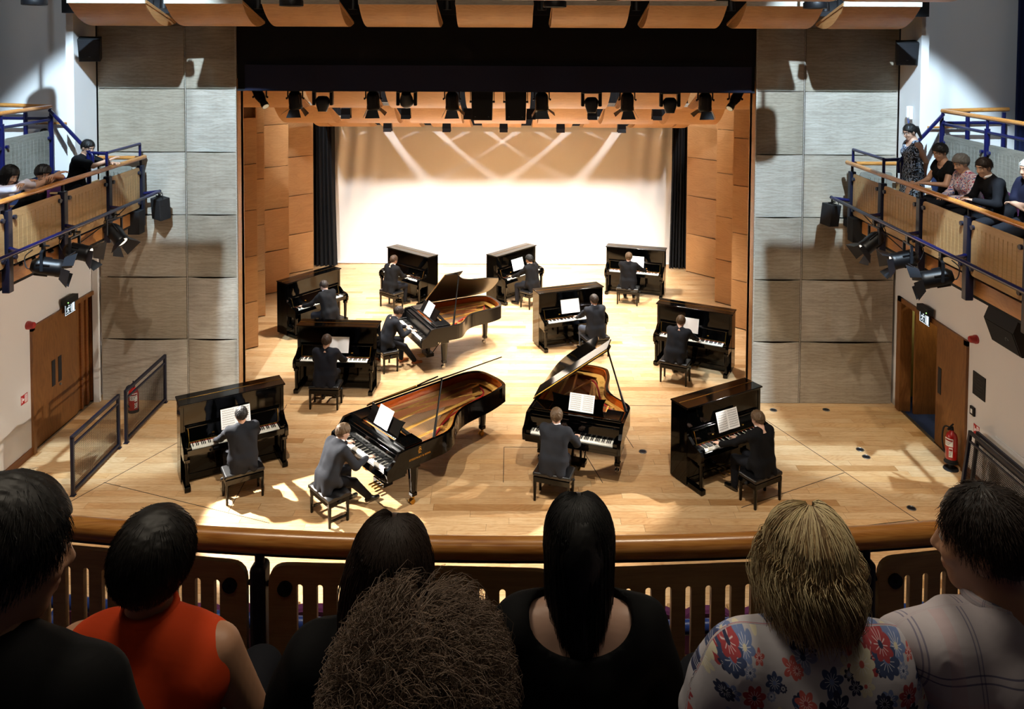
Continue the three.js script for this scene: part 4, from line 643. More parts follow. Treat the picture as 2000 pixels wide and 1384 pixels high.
/* A person facing local -z. o: hip, lean, side, yaw/pitch of the head, hands {L,R}, handDir, feet {L,R}, s (size), top, sleeve, colours. */
function person(o, label, group) {
  const s = o.s || 1, t = thing('person', label, 'person', group, o.pos, o.turn || 0), H = o.hip, ln = o.lean || 0, sd = o.side || 0;
  const U = nrm([Math.sin(sd), Math.cos(ln), -Math.sin(ln)]), Fw = nrm([0, -Math.sin(ln), -Math.cos(ln)]), X = [1, 0, 0], fem = o.fem, sw = (fem ? 0.165 : 0.185) * s * (o.wide || 1);
  const at = (u, x = 0, f = 0) => add(add(add(H, U, u * s), X, x), Fw, f * s);
  const neck = at(0.52, 0, 0.01), R = rotHead(o.yaw || 0, o.pitch || 0, o.roll || 0), neckUp = nrm(add(U, R[1], 1.2)), head = add(add(neck, neckUp, (o.neck || 0.135) * s), [-R[2][0], -R[2][1], -R[2][2]], 0.015 * s);
  const lo = [1e9, 1e9, 1e9], hi = [-1e9, -1e9, -1e9], grow = (p, r) => { for (let i = 0; i < 3; i++) { lo[i] = Math.min(lo[i], p[i] - r); hi[i] = Math.max(hi[i], p[i] + r); } };
  const sh = {}, el = {}, wr = {}, hp = {}, kn = {}, an = {};
  for (const [k, sg] of [['L', -1], ['R', 1]]) {
    sh[k] = at(0.455, sg * sw, 0.0); const q = ik(sh[k], o.hands[k], 0.285 * s, 0.255 * s, o.elbow && o.elbow[k] ? o.elbow[k] : [sg * 0.75, -0.8, 0.35]); el[k] = q.j; wr[k] = q.e;
    hp[k] = add(add(H, X, sg * 0.085 * s), Fw, 0.0); if (o.feet) { const kq = ik(hp[k], o.feet[k], 0.42 * s, 0.41 * s, o.knee || [sg * 0.15, 0.9, -1]); kn[k] = kq.j; an[k] = kq.e; grow(kn[k], 0.15); grow(an[k], 0.2); }
    grow(el[k], 0.14); grow(wr[k], 0.14);
  }
  grow(H, 0.3 * s); grow(neck, 0.24 * s); if (o.skirt) grow(add(H, [0, -0.75, 0]), 0.3);
  const bh = o.grid || 0.015;
  const torso = (v, e) => { v.cap(at(0.02, -0.07 * s), at(0.02, 0.07 * s), (fem ? 0.118 : 0.115) * s + e, (fem ? 0.118 : 0.115) * s + e, 0.05).cap(at(0.1), at(0.3, 0, 0.005), 0.108 * s * (o.belly || 1) + e, 0.11 * s + e, 0.07).cap(at(0.22, -0.05 * s), at(0.22, 0.05 * s), (fem ? 0.09 : 0.1) * s * (o.belly || 1) + e, (fem ? 0.09 : 0.1) * s * (o.belly || 1) + e, 0.06).cap(at(0.37, -0.085 * s * (o.wide || 1)), at(0.37, 0.085 * s * (o.wide || 1)), 0.098 * s + e, 0.098 * s + e, 0.06).cap(at(0.44, -sw * 0.8), at(0.44, sw * 0.8), 0.062 * s + e, 0.062 * s + e, 0.05).cap(at(0.47, -sw * 0.45), at(0.5, 0), 0.05 * s + e, 0.05 * s + e * 0.6, 0.04).cap(at(0.47, sw * 0.45), at(0.5, 0), 0.05 * s + e, 0.05 * s + e * 0.6, 0.04); if (fem) for (const g of [-1, 1]) v.ell(at(0.33, g * 0.07 * s, 0.085), [0.062 * s + e, 0.06 * s + e, 0.055 * s + e], 0.04); };
  const arm = (v, k, e, to = 1) => { v.cap(sh[k], el[k], 0.052 * s + e, 0.041 * s + e, 0.04); if (to > 0) v.cap(el[k], lerp3(el[k], wr[k], to), 0.041 * s + e, (0.041 - 0.014 * to) * s + e, 0.02); };
  const legs = (v, e) => { if (o.feet) for (const k of ['L', 'R']) v.cap(hp[k], kn[k], 0.082 * s + e, 0.058 * s + e, 0.03).cap(kn[k], an[k], 0.058 * s + e, 0.04 * s + e, 0.02); };
  // skin: one continuous body, finer head and hands
  const skin = o.skin || [0.52, 0.3, 0.2], body = new Vol(lo, hi, bh); torso(body, -0.004); for (const k of ['L', 'R']) { arm(body, k, -0.002); } legs(body, -0.006); body.cap(at(0.47), add(head, R[1], -0.07 * s), 0.055 * s, 0.046 * s, 0.03);
  const geos = [colorize(body.mesh(), () => skin)], hg = xf(headGeo(o.hgrid || 0.0058, skin, o.brow || [0.05, 0.03, 0.02], fem), R, head, s); geos.push(hg);
  for (const [k, sg] of [['L', -1], ['R', 1]]) {
    const dir = nrm(o.handDir && o.handDir[k] ? o.handDir[k] : sub(wr[k], el[k])), down = nrm(sub([0, -1, 0], dir.map((q) => q * -dir[1]))), side = nrm(cross(dir, [0, 1, 0]));
    const hv = new Vol(add(wr[k], [-0.21, -0.21, -0.21], s), add(wr[k], [0.21, 0.21, 0.21], s), o.handGrid || 0.0062); handVol(hv, wr[k], dir, len(down) > 0.1 ? down : [0, 0, -1], side, -sg, o.curl == null ? 0.45 : o.curl, s); hv.cap(lerp3(el[k], wr[k], 0.8), wr[k], 0.029 * s, 0.022 * s, 0.015); geos.push(colorize(hv.mesh(), () => skin));
  }
  const bg = mergeGeometries(geos); bg.userData.ready = true; part(t, 'body', bg, skinMat());
  // clothes
  const c = new Vol(lo, hi, bh), e = o.cloth || 0.014, sl = o.sleeve == null ? 1 : o.sleeve; torso(c, e);
  for (const k of ['L', 'R']) { if (sl >= 1) arm(c, k, e, 0.97); else if (sl > 0) c.cap(sh[k], lerp3(sh[k], el[k], sl), 0.058 * s + e, 0.056 * s + e, 0.04); }
  if (o.jacket) { c.cap(at(0.495, -0.035 * s, -0.022), at(0.495, 0.035 * s, -0.022), 0.056 * s, 0.056 * s, 0.03); for (const g of [-1, 1]) { c.cap(at(0.4, g * 0.115 * s, -0.01), at(0.06, g * 0.125 * s, -0.02), 0.088 * s, 0.092 * s, 0.05).ell(sh[g < 0 ? 'L' : 'R'], [0.07 * s, 0.066 * s, 0.072 * s], 0.03); } for (const g of [-1, 1]) c.cap(at(0.02, g * 0.1 * s, -0.03), add(add(H, X, g * 0.13 * s), [0, -0.12, 0.08], s), 0.105 * s, 0.075 * s, 0.05).cap(at(0.02, g * 0.12 * s, 0.05), add(add(H, X, g * 0.16 * s), [0, -0.06, -0.1], s), 0.09 * s, 0.06 * s, 0.05); c.cap(at(0.02, 0, -0.04), add(H, [0, -0.13, 0.1], s), 0.1 * s, 0.06 * s, 0.05); }
  if (o.skirt) { c.cap(add(H, [0, 0.1, 0]), add(H, [0, -0.72, 0]), 0.13 * s, 0.24 * s, 0.05); }
  if (o.fold !== 0) { const fa = o.fold || 0.007; c.warp((x, y, z) => fa * (n3(x * 13 + y * 5, y * 9, z * 13) * 1.5 + 0.6 * Math.sin(x * 34 + y * 19 + z * 27 + 3 * n3(x * 6, y * 6, z * 6)))); }
  if (o.scoop) c.cut((x, y, z) => { const p = sub([x, y, z], at(0.5, 0, o.scoop[1])); return o.scoop[0] * s - Math.hypot(p[0] * (o.scoop[2] || 1), p[1], p[2] * 0.8); }); else c.cut((x, y, z) => 0.056 * s - Math.hypot(...sub([x, y, z], at(0.565, 0, 0.034))));
  if (o.strap) c.cut((x, y, z) => dot(sub([x, y, z], at(0.40)), U) * (Math.abs(Math.abs(x - H[0]) - 0.1 * s) < 0.022 * s ? 0.2 : 1) - (Math.abs(Math.abs(x - H[0]) - 0.1 * s) < 0.022 * s ? 0.02 : 0));
  const top = part(t, o.topName || 'jacket', c.mesh(), o.topMat, o.topLabel);
  if (o.collar) { const n1 = add(at(0.54, 0, 0.014), U, 0); const g = new THREE.TorusGeometry(0.058 * s, 0.011 * s, 8, 24); g.scale(1, 1.05, 1.6); g.rotateX(Math.PI / 2); g.applyMatrix4(new THREE.Matrix4().makeRotationX(-ln * 0.8)); g.translate(...n1); part(top, 'shirt_collar', g, o.collar); }
  if (o.feet) {
    if (!o.skirt) { const l = new Vol(lo, hi, bh); l.cap(add(H, X, -0.07 * s), add(H, X, 0.07 * s), 0.122 * s, 0.122 * s, 0.04); legs(l, 0.01); part(t, 'trousers', l.mesh(), o.legMat || clothM.trouser); }
    for (const [k, sg] of [['L', -1], ['R', 1]]) { const a = an[k], y0 = a[1] - 0.045 * s, f = new Vol(add(a, [-0.12, -0.12, -0.28]), add(a, [0.12, 0.1, 0.14]), 0.011); f.cap([a[0], y0, a[2] + 0.03 * s], [a[0] + sg * 0.02, y0 - 0.008, a[2] - 0.15 * s], 0.036 * s, 0.032 * s, 0.02).cap(a, [a[0], y0 + 0.01, a[2] - 0.05 * s], 0.038 * s, 0.036 * s, 0.02).cut((x, y, z) => a[1] - 0.083 * s - y); part(t, 'shoe', f.mesh(), o.shoeMat || clothM.shoe); }
  }
  const hs = Math.max(o.hgrid || 0.006, 0.0042); const hair = part(t, 'hair', xf(hairGeo(o.hair || 'short', hs, o.hairOpt || {}), R, head, s), o.hairMat);
  for (const st of [].concat(o.strands || [])) { const sg = strandGeo(st.n, st.seed || 5, st.path, st.r || 0.0011); xf(sg, R, head, s); sg.computeVertexNormals(); part(hair, 'hair_strands', sg, st.mat || o.hairMat, null, 'stuff'); }
  if (o.glasses) { const f = []; for (const q of [-1, 1]) { f.push(place(new THREE.TorusGeometry(0.021, 0.002, 5, 18), q * 0.031, 0.012, -0.098)); f.push(rod([q * 0.052, 0.014, -0.096], [q * 0.08, 0.012, 0.01], 0.0018, 5)); } f.push(rod([-0.01, 0.014, -0.1], [0.01, 0.014, -0.1], 0.002, 5)); part(t, 'glasses', xf(merge(f), R, head, s), M.black); }
  if (o.watch) { const g = new THREE.TorusGeometry(0.03 * s, 0.008, 6, 16); const q = new THREE.Quaternion().setFromUnitVectors(V(0, 0, 1), V(...nrm(sub(wr.R, el.R)))); g.applyQuaternion(q); g.translate(...lerp3(el.R, wr.R, 0.93)); part(t, 'wristwatch', g, M.steel); }
  return { t, head, R, at, s };
}
const cloth = (c, r = 0.85, o = {}) => phys(c, r, { bumpMap: noiseBump, bumpScale: 0.0006, specularIntensity: 0.4, ...o });
const clothM = { trouser: cloth(0x15161c), navy: cloth(0x14161f), charcoal: cloth(0x1b1d23), grey: cloth(0x25272d), black: cloth(0x0a0a0d), shoe: phys(0x080808, 0.25, { clearcoat: 0.6 }), tan: phys(0x9a5220, 0.45), white: cloth(0xe8e8ee), jean: cloth(0x4a5160) };
const hairM = (c) => phys(c, 0.55, { sheen: 0.15, sheenRoughness: 0.4, bumpMap: noiseBump, bumpScale: 0.001 });
const HM = { dark: hairM(0x0e0906), brown: hairM(0x24160c), mid: hairM(0x3a2617), sandy: hairM(0x56412a), blond: hairM(0xa88c60), grey: hairM(0x6a6662), white: hairM(0xc8c6c0), black: hairM(0x060506) };
const SK = { fair: [0.62, 0.38, 0.28], mid: [0.5, 0.28, 0.18], tan: [0.42, 0.22, 0.13] };

// strand flows in head space
const shell = (th) => [CRr[0] + th, CRr[1] + th, CRr[2] + th];
const onShell = (phi, th, e) => { const r = shell(e); return [CR[0] + r[0] * Math.sin(th) * Math.sin(phi), CR[1] + r[1] * Math.cos(th), CR[2] + r[2] * Math.sin(th) * Math.cos(phi)]; };
const longPath = (len0, w, wave, e0 = 0.013, zc = 0.035) => (r) => { const phi = (r() - 0.5) * 4.6, p = [], n = 9, e = e0 + (r() - 0.4) * 0.012, t0 = 0.08 + r() * r() * 1.0, stop = 1.3 + r() * 0.35, dn = len0 * (0.7 + r() * 0.4), ph = r() * 6, dr = (r() - 0.5) * 0.35, wk = w * (0.6 + r() * 0.8); let last; for (let i = 0; i < 6; i++) { last = onShell(phi + dr * i / 5 + 0.05 * Math.sin(i + ph), t0 + (stop - t0) * i / 5, e + 0.002 * i / 5); p.push(last); } for (let i = 1; i <= n; i++) { const t = i / n, k = 1 + (w > 0 ? wk * Math.sin(Math.min(1, t * 1.1) * Math.PI * 0.85) : wk * t), c = Math.cos(dr * 0.6 * t), q = Math.sin(dr * 0.6 * t), X = last[0] * k, Z = (last[2] - zc) * k; p.push([X * c + Z * q + wave * Math.sin(t * 4 + ph), last[1] - dn * t, zc + Z * c - X * q + wave * Math.cos(t * 3.5 + ph)]); } return p; };
const shortPath = (L, lift) => (r) => { const phi = (r() - 0.5) * 5.4, th = Math.acos(1 - r() * 1.35), p = []; const y = CR[1] + 0.1 * Math.cos(th), z = CR[2] + 0.1 * Math.sin(th) * Math.cos(phi); if (z < HL(y) + 0.01 || y < -0.07) return null; const j = (r() - 0.5) * 0.5; for (let i = 0; i < 5; i++) { const t = i / 4; p.push(onShell(phi + j * t * 0.5, th + L * t, 0.008 + 0.006 * r() + lift * t * t)); } return p; };
const curlPath = (r) => { const phi = (r() - 0.5) * 5.6, th = Math.acos(1 - r() * 1.55), p = [], ph = r() * 6, a = 0.007 + r() * 0.008, L = 0.012 + r() * 0.03, da = (r() - 0.5) * 0.9, db = 0.25 + r() * 0.4; for (let i = 0; i < 10; i++) { const t = i / 9, q = onShell(phi + da * t, th + db * t, 0.032 + L * Math.sin(t * 2.2)); p.push([q[0] + a * Math.sin(t * 11 + ph), q[1] + a * Math.cos(t * 10 + ph), q[2] + a * Math.sin(t * 9 + ph * 2)]); } return p; };
// ---------- the pianists ----------
const PLAY = [
  { k: 'P1', bz: 1.08, bx: -0.02, hair: HM.black, top: clothM.charcoal, hx: [-0.3, 0.22], lean: 0.12, pitch: 0.25, skin: SK.mid, lab: 'young man with black hair in a dark suit playing the upright beside the mesh barriers' },
  { k: 'P2', bz: 1.06, bx: -0.0, hair: HM.mid, top: clothM.navy, hx: [-0.2, 0.24], lean: 0.1, pitch: 0.3, lab: 'brown-haired young man in a dark suit at the upright standing square to the audience' },
  { k: 'P3', bz: 1.12, bx: -0.22, hair: HM.brown, top: clothM.black, hx: [-0.55, -0.2], lean: 0.3, pitch: 0.45, lab: 'young man in black leaning over the upright by the left shell towers' },
  { k: 'P4', bz: 1.05, bx: 0.22, hair: HM.mid, top: clothM.black, hx: [0.05, 0.3], lean: 0.12, pitch: 0.35, yaw: 0, lab: 'young man in a black suit playing the upright turned toward the right before the screen' },
  { k: 'P5', bz: 1.1, bx: -0.3, hair: HM.black, top: clothM.black, hx: [-0.5, -0.2], lean: 0.15, pitch: 0.25, skin: SK.mid, lab: 'black-haired young man in a black suit at the upright by the middle of the screen' },
  { k: 'P6', bz: 1.14, bx: -0.05, hair: HM.sandy, top: clothM.black, hx: [-0.2, 0.35], lean: 0.1, pitch: 0.2, lab: 'fair-haired young man in black at the upright before the right end of the screen' },
  { k: 'P7', bz: 1.08, bx: 0.2, hair: HM.brown, top: clothM.charcoal, hx: [0.0, 0.32], lean: 0.1, pitch: 0.15, legMat: clothM.jean, lab: 'young man in a charcoal jacket and grey trousers at the upright behind the small grand' },
  { k: 'P8', bz: 1.18, bx: -0.14, hair: HM.sandy, top: clothM.charcoal, hx: [-0.2, 0.15], lean: 0.3, pitch: 0.5, side: 0.1, lab: 'young man in a charcoal jacket bent over the upright beside the right proscenium' },
  { k: 'P9', bz: 1.1, bx: -0.06, hair: HM.sandy, top: clothM.black, hx: [-0.46, -0.14], lean: 0.1, pitch: 0.35, lab: 'fair-haired young man in black with both hands on the keys of the front right upright' },
  { k: 'G1', g: 1, bz: 0.5, bx: 0.1, hair: HM.sandy, top: clothM.grey, hx: [-0.26, 0.3], lean: 0.38, pitch: 0.35, yaw: -0.2, tuft: true, lab: 'young man in a grey suit leaning over the keys of the long concert grand' },
  { k: 'G2', g: 1, bz: 0.48, bx: 0.08, hair: HM.brown, top: clothM.charcoal, hx: [-0.05, 0.22], lean: 0.42, pitch: 0.7, shoe: clothM.tan, lab: 'young man with tan shoes bowed over the keys of the satin black grand' },
  { k: 'G3', g: 1, bz: 0.44, bx: -0.12, hair: HM.sandy, top: clothM.grey, hx: [-0.2, 0.1], lean: 0.22, pitch: 0.2, lab: 'young man in a grey suit seen from behind at the small grand with raised lid' },
];
let benchProto = null;
for (const p of PLAY) {
  const P = PIANO[p.k], kz = p.g ? -0.09 : 0.53, ky = p.g ? 0.66 : 0.625, o3 = new THREE.Object3D();
  const bw = V(p.bx, 0, p.bz).applyMatrix4(P.matrixWorld), bl = p.lab.replace(/^.*?(playing|at|over|on the keys of|of) the /, '');
  let b; const bLab = (p.tuft ? 'black tufted leather piano bench with side knobs at the ' : 'black piano bench under the player at the ') + bl;
  if (p.tuft) b = makeBench(bLab, true); else if (!benchProto) b = benchProto = makeBench(bLab, false); else { b = benchProto.clone(); b.name = numbered('piano_bench'); b.userData.label = bLab; scene.add(b); }
  b.position.copy(bw); b.rotation.y = P.rotation.y;
  const s = 0.93, dz = kz - p.bz;
  person({ pos: [bw.x, 0, bw.z], turn: P.rotation.y, s, hip: [0, 0.54, 0.03], lean: p.lean, side: p.side || 0, pitch: p.pitch, yaw: p.yaw || 0, hands: { L: [p.hx[0] - p.bx, ky + 0.055, dz + 0.13], R: [p.hx[1] - p.bx, ky + 0.055, dz + 0.13] }, handDir: { L: [0.05, -0.08, -1], R: [-0.05, -0.08, -1] }, feet: { L: [-0.14, 0.085, dz + 0.12 + 0.1], R: [0.07, 0.085, dz + (p.g ? 0.02 : 0.16)] }, jacket: true, neck: 0.118, topMat: p.top, hairMat: p.hair, skin: p.skin || SK.fair, collar: clothM.white, shoeMat: p.shoe, legMat: p.legMat, brow: [0.12, 0.07, 0.04], hairOpt: { thick: 0.017, amp: 0.008 }, strands: { n: 420, seed: 7 + PLAY.indexOf(p), path: shortPath(0.4, 0.014), r: 0.002 } }, p.lab, 'pianists');
}
console.log('pianists');
// ---------- lanterns ----------
function aim(t, dir) { t.quaternion.setFromUnitVectors(V(0, -1, 0), V(...nrm(dir))); }
const litLens = glow(0xfff2dc, 1.4);
function lanternHead(parent, name, dir, y0, doors, L = 0.3, r = 0.115, lit) { // barrel hanging at y0, pointing along dir
  const q = new THREE.Quaternion().setFromUnitVectors(V(0, -1, 0), V(...nrm(dir))), m4 = new THREE.Matrix4().makeRotationFromQuaternion(q); m4.setPosition(0, y0, 0); const A = (g) => g.applyMatrix4(m4);
  const br = part(parent, 'barrel', [A(new THREE.LatheGeometry([[0, 0.14], [r * 0.55, 0.14], [r * 0.9, 0.09], [r, 0.04], [r, -L + 0.2], [r * 1.04, -L + 0.19], [r * 1.04, -L + 0.14], [r * 0.86, -L + 0.135], [r * 0.84, -L + 0.16], [0, -L + 0.17]].map((p) => new THREE.Vector2(...p)).reverse(), 16)), ...[0, 1, 2, 3].map((k) => A(bx(0.02, 0.16, 0.02, Math.cos(k * 1.57 + 0.78) * r, 0.0, Math.sin(k * 1.57 + 0.78) * r)))], M.lampBlack);
  part(br, 'lens', A(cyl(r * 0.8, r * 0.8, 0.012, 0, -L + 0.155, 0)), lit ? litLens : M.glass, lit ? 'lit lens' : 'glass lens');
  if (doors) for (let k = 0; k < 4; k++) {
    const w = doors[k]; if (!w) continue; const g = prism([[-0.09, 0], [0.09, 0], [0.135, -0.15], [-0.135, -0.15]], 0.004); g.rotateX(-w); g.translate(0, 0, r * 0.95); g.rotateY(k * Math.PI / 2); g.translate(0, -L + 0.14, 0); part(br, 'barn_door', A(g), M.lampGrey);
  }
}
function yoke(parent, y0, top, w = 0.135, ry = 0) {
  const g = [bx(0.02, Math.abs(top - y0), 0.03, -w, (top + y0) / 2, 0), bx(0.02, Math.abs(top - y0), 0.03, w, (top + y0) / 2, 0), bx(2 * w + 0.02, 0.02, 0.03, 0, top, 0)]; const yk = part(parent, 'yoke', g.map((q) => q.rotateY(ry)), M.lampBlack); part(yk, 'clamp', [bx(0.05, 0.09, 0.06, 0, top + 0.05, 0), cyl(0.012, 0.012, 0.09, 0.05, top + 0.04, 0, 0, 0, Math.PI / 2)], M.lampBlack); for (const s of [-1, 1]) part(yk, 'tilt_knob', cyl(0.02, 0.02, 0.025, s * (w + 0.02), y0, 0, 0, 0, Math.PI / 2).rotateY(ry), M.lampBlack);
}
const BAR = 5.56, BZ = -14.5;
{
  const bar = thing('lighting_bar', 'long dark lighting bar behind the black border over the stage front', 'lighting bar'); part(bar, 'tube', rod([-4.8, BAR, BZ], [4.25, BAR, BZ], 0.026), M.lampGrey); for (const x of [-4, -1.5, 1, 3.5]) part(bar, 'hanger', rod([x, BAR, BZ], [x, 11.05, BZ], 0.01, 5), M.black); for (const s of [-4.72, 4.17]) part(bar, 'end_stub', bx(0.03, 0.06, 0.06, s, BAR, BZ), M.black);
  const W = 'black barn-door lantern on the lighting bar ';
  for (const [x, lab, d] of [[-3.98, W + 'next to the left end spot', [0.5, 0.6, 0, 1.0]], [-2.55, W + 'between the two left moving heads', [0.35, 0.8, 0.9, 0.4]], [-1.1, W + 'beside the two hanging loudspeakers, on their left', [0.35, 0.8, 0.9, 0.5]], [0.55, W + 'beside the two hanging loudspeakers, on their right', [0.35, 0.9, 0.8, 0.5]], [2.12, W + 'between the two right moving heads', [0.3, 0.5, 0.9, 0.9]], [3.55, W + 'next to the right end spot', [0.4, 0.4, 0.8, 0.9]]]) {
    const t = thing('barn_door_lantern', lab, 'stage light', 'lanterns on the stage bar', [x, 0, BZ]); yoke(t, BAR - 0.2, BAR - 0.06); lanternHead(t, 'b', [0.02, -1, -0.14], BAR - 0.2, d, 0.33, 0.12, x > -3 && x < 3);
  }
  for (const [x, lab, tl] of [[-3.47, 'black moving-head lamp with tapered snout, left part of the lighting bar', 0.1], [-1.93, 'black moving-head lamp turned backward with round rear toward the audience', 2.6], [1.46, 'black moving-head lamp with tapered snout, right of the loudspeakers', 0.15], [2.9, 'black moving-head lamp with tapered snout near the right end of the bar', 0.1]]) {
    const t = thing('moving_head', lab, 'moving light', 'moving heads on the stage bar', [x, 0, BZ]);
    part(t, 'base', rb(0.36, 0.07, 0.2, 0.02, 0, BAR - 0.05, 0), M.lampBlack); for (const q of [-1, 1]) part(t, 'yoke_arm', rb(0.06, 0.27, 0.12, 0.02, q * 0.16, BAR - 0.19, 0), M.lampBlack);
    const h = new THREE.LatheGeometry([[0, 0.1], [0.08, 0.095], [0.12, 0.05], [0.125, 0], [0.115, -0.08], [0.085, -0.17], [0.08, -0.19], [0.065, -0.19], [0.06, -0.17], [0, -0.165]].map((p) => new THREE.Vector2(...p)).reverse(), 20); h.rotateX(-tl); h.translate(0, BAR - 0.25, 0.02); part(t, 'head', h, M.lampGrey); part(t, 'pivot', cyl(0.035, 0.035, 0.34, 0, BAR - 0.25, 0, 0, 0, Math.PI / 2), M.lampBlack);
  }
  for (const [x, lab] of [[-0.54, 'black loudspeaker box hanging at the middle of the lighting bar, beside another'], [0.07, 'black loudspeaker box hanging right of the middle of the lighting bar']]) {
    const t = thing('hanging_loudspeaker', lab, 'loudspeaker', 'loudspeakers on the stage bar', [x, 0, BZ + 0.1]); part(t, 'cabinet', place(prism([[-0.19, 0], [0.19, 0], [0.175, -0.54], [-0.175, -0.54]], 0.24, 0.006), 0, BAR - 0.02, -0.1), M.speaker); part(t, 'grille', bx(0.33, 0.48, 0.006, 0, BAR - 0.28, 0.152), std(0x101014, 0.9)); for (const s of [-1, 1]) { part(t, 'bracket', [bx(0.012, 0.26, 0.03, s * 0.215, BAR - 0.1, 0), cyl(0.02, 0.02, 0.04, s * 0.21, BAR - 0.24, 0, 0, 0, Math.PI / 2)], M.lampBlack); } part(t, 'badge', [bx(0.03, 0.005, 0.002, -0.12, BAR - 0.5, 0.156), bx(0.02, 0.005, 0.002, 0.12, BAR - 0.5, 0.156)], M.steel);
  }
  for (const [x, s, lab] of [[-4.62, 1, 'slim profile spot at the left end of the lighting bar aimed across the stage'], [4.1, -1, 'slim profile spot at the right end of the lighting bar aimed across the stage']]) {
    const t = thing('profile_spot', lab, 'spotlight', 'profile spots on the stage bar', [x, 0, BZ]), dir = nrm([s * 0.62, -0.78, 0.5]), A = (a, b, r, r2) => rod([dir[0] * a, BAR - 0.18 + dir[1] * a, dir[2] * a], [dir[0] * b, BAR - 0.18 + dir[1] * b, dir[2] * b], r, 14, r2);
    part(t, 'barrel', [A(-0.2, -0.02, 0.08, 0.095), A(-0.02, 0.1, 0.095, 0.07), A(0.1, 0.2, 0.062, 0.062)], M.lampBlack); const lt = part(t, 'lens_tube', A(0.16, 0.235, 0.07, 0.07), M.lampGrey); part(lt, 'lens', A(0.232, 0.238, 0.058, 0.058), M.glass); yoke(t, BAR - 0.18, BAR - 0.05, 0.11);
  }
  // small floods in the slots between the reflector rows
  FLOODS.forEach(([x, y, z]) => { const t = thing('small_flood', z > -18 ? 'small black flood lamp hanging in the slot behind the front reflector row' : 'small black flood lamp hanging in the slot behind the middle reflector row', 'stage light', z > -18 ? 'floods behind the front reflectors' : 'floods behind the middle reflectors', [x, 0, z]), q = y + 0.1; part(t, 'box', prism([[-0.1, -0.06], [0.1, -0.06], [0.09, 0.08], [-0.09, 0.08]], 0.14, 0.006).translate(0, q, -0.07), M.lampBlack); part(t, 'lamp_face', bx(0.17, 0.008, 0.11, 0, q - 0.067, 0), glow(0xfff4e0, 1.5)); for (const k of [-1, 1]) part(t, 'visor', bx(0.2, 0.1, 0.006, 0, q - 0.1, k * 0.085, k * -0.3), M.lampBlack); part(t, 'hanger', rod([0, q + 0.08, 0], [0, 11.05, 0], 0.008, 5), M.black); });
}
// ---------- wall loudspeakers ----------
{
  const ws = (x, y, z, turn, lab) => { const t = thing('wall_loudspeaker', lab, 'loudspeaker', null, [x, y, z], turn); part(t, 'cabinet', place(prism([[-0.15, -0.18], [0.15, -0.18], [0.16, 0.18], [-0.16, 0.18]], 0.22, 0.01), 0, 0, -0.11, 0.25), M.speaker); part(t, 'grille', place(bx(0.27, 0.32, 0.006, 0, 0, 0.122), 0, 0, 0, 0.25), std(0x111116, 0.85)); part(t, 'badge', place(bx(0.03, 0.006, 0.003, 0, -0.13, 0.127), 0, 0, 0, 0.25), M.steel); part(t, 'bracket', bx(0.05, 0.05, 0.3, 0, 0.05, -0.2), M.black); };
  ws(-7.12, 6.29, -13.35, 0.35, 'black loudspeaker high on the pale pier at the left of the proscenium'); ws(6.66, 6.29, -13.35, -0.35, 'black loudspeaker high on the pale pier at the right of the proscenium');
  const t = thing('large_loudspeaker', 'large black wedge loudspeaker mounted on the right wall', 'loudspeaker', null, [6.52, 2.74, -10.1], -Math.PI / 2);
  part(t, 'cabinet', sidePrism([[-0.2, 0.2], [0.16, 0.2], [0.22, 0.05], [0.1, -0.26], [-0.2, -0.26]], 0.62).rotateY(0), M.speaker); part(t, 'top_panel', place(bx(0.6, 0.006, 0.3, 0, 0.203, 0), 0, 0, 0), M.lampGrey); part(t, 'grille', bx(0.58, 0.3, 0.01, 0, -0.1, 0.165, 0.37), std(0x0c0c10, 0.9)); part(t, 'badge', place(new THREE.TorusGeometry(0.03, 0.004, 5, 14, 4), 0.12, -0.1, 0.175, 0.37), M.steel); part(t, 'bracket', bx(0.1, 0.1, 0.1, 0, 0, -0.22), M.black);
}
console.log('rig');
// ---------- balconies ----------
function slotPanel(w, h, n, sw, sh, off, r = 0.05) { // rounded sheet with vertical slots, in x, y, centred
  const s = new THREE.Shape(), a = w / 2, b = h / 2; s.moveTo(-a + r, -b); s.lineTo(a - r, -b); s.quadraticCurveTo(a, -b, a, -b + r); s.lineTo(a, b - r); s.quadraticCurveTo(a, b, a - r, b); s.lineTo(-a + r, b); s.quadraticCurveTo(-a, b, -a, b - r); s.lineTo(-a, -b + r); s.quadraticCurveTo(-a, -b, -a + r, -b);
  for (let i = 0; i < n; i++) { const x = (i - (n - 1) / 2) * off, p = new THREE.Path(), k = sw / 2; p.moveTo(x - k, -sh / 2 + k); p.lineTo(x - k, sh / 2 - k); p.absarc(x, sh / 2 - k, k, Math.PI, 0, true); p.lineTo(x + k, -sh / 2 + k); p.absarc(x, -sh / 2 + k, k, 0, -Math.PI, true); s.holes.push(p); }
  const g = new THREE.ExtrudeGeometry(s, { depth: 0.018, bevelEnabled: false, curveSegments: 5 }); g.translate(0, 0, -0.009); return g;
}
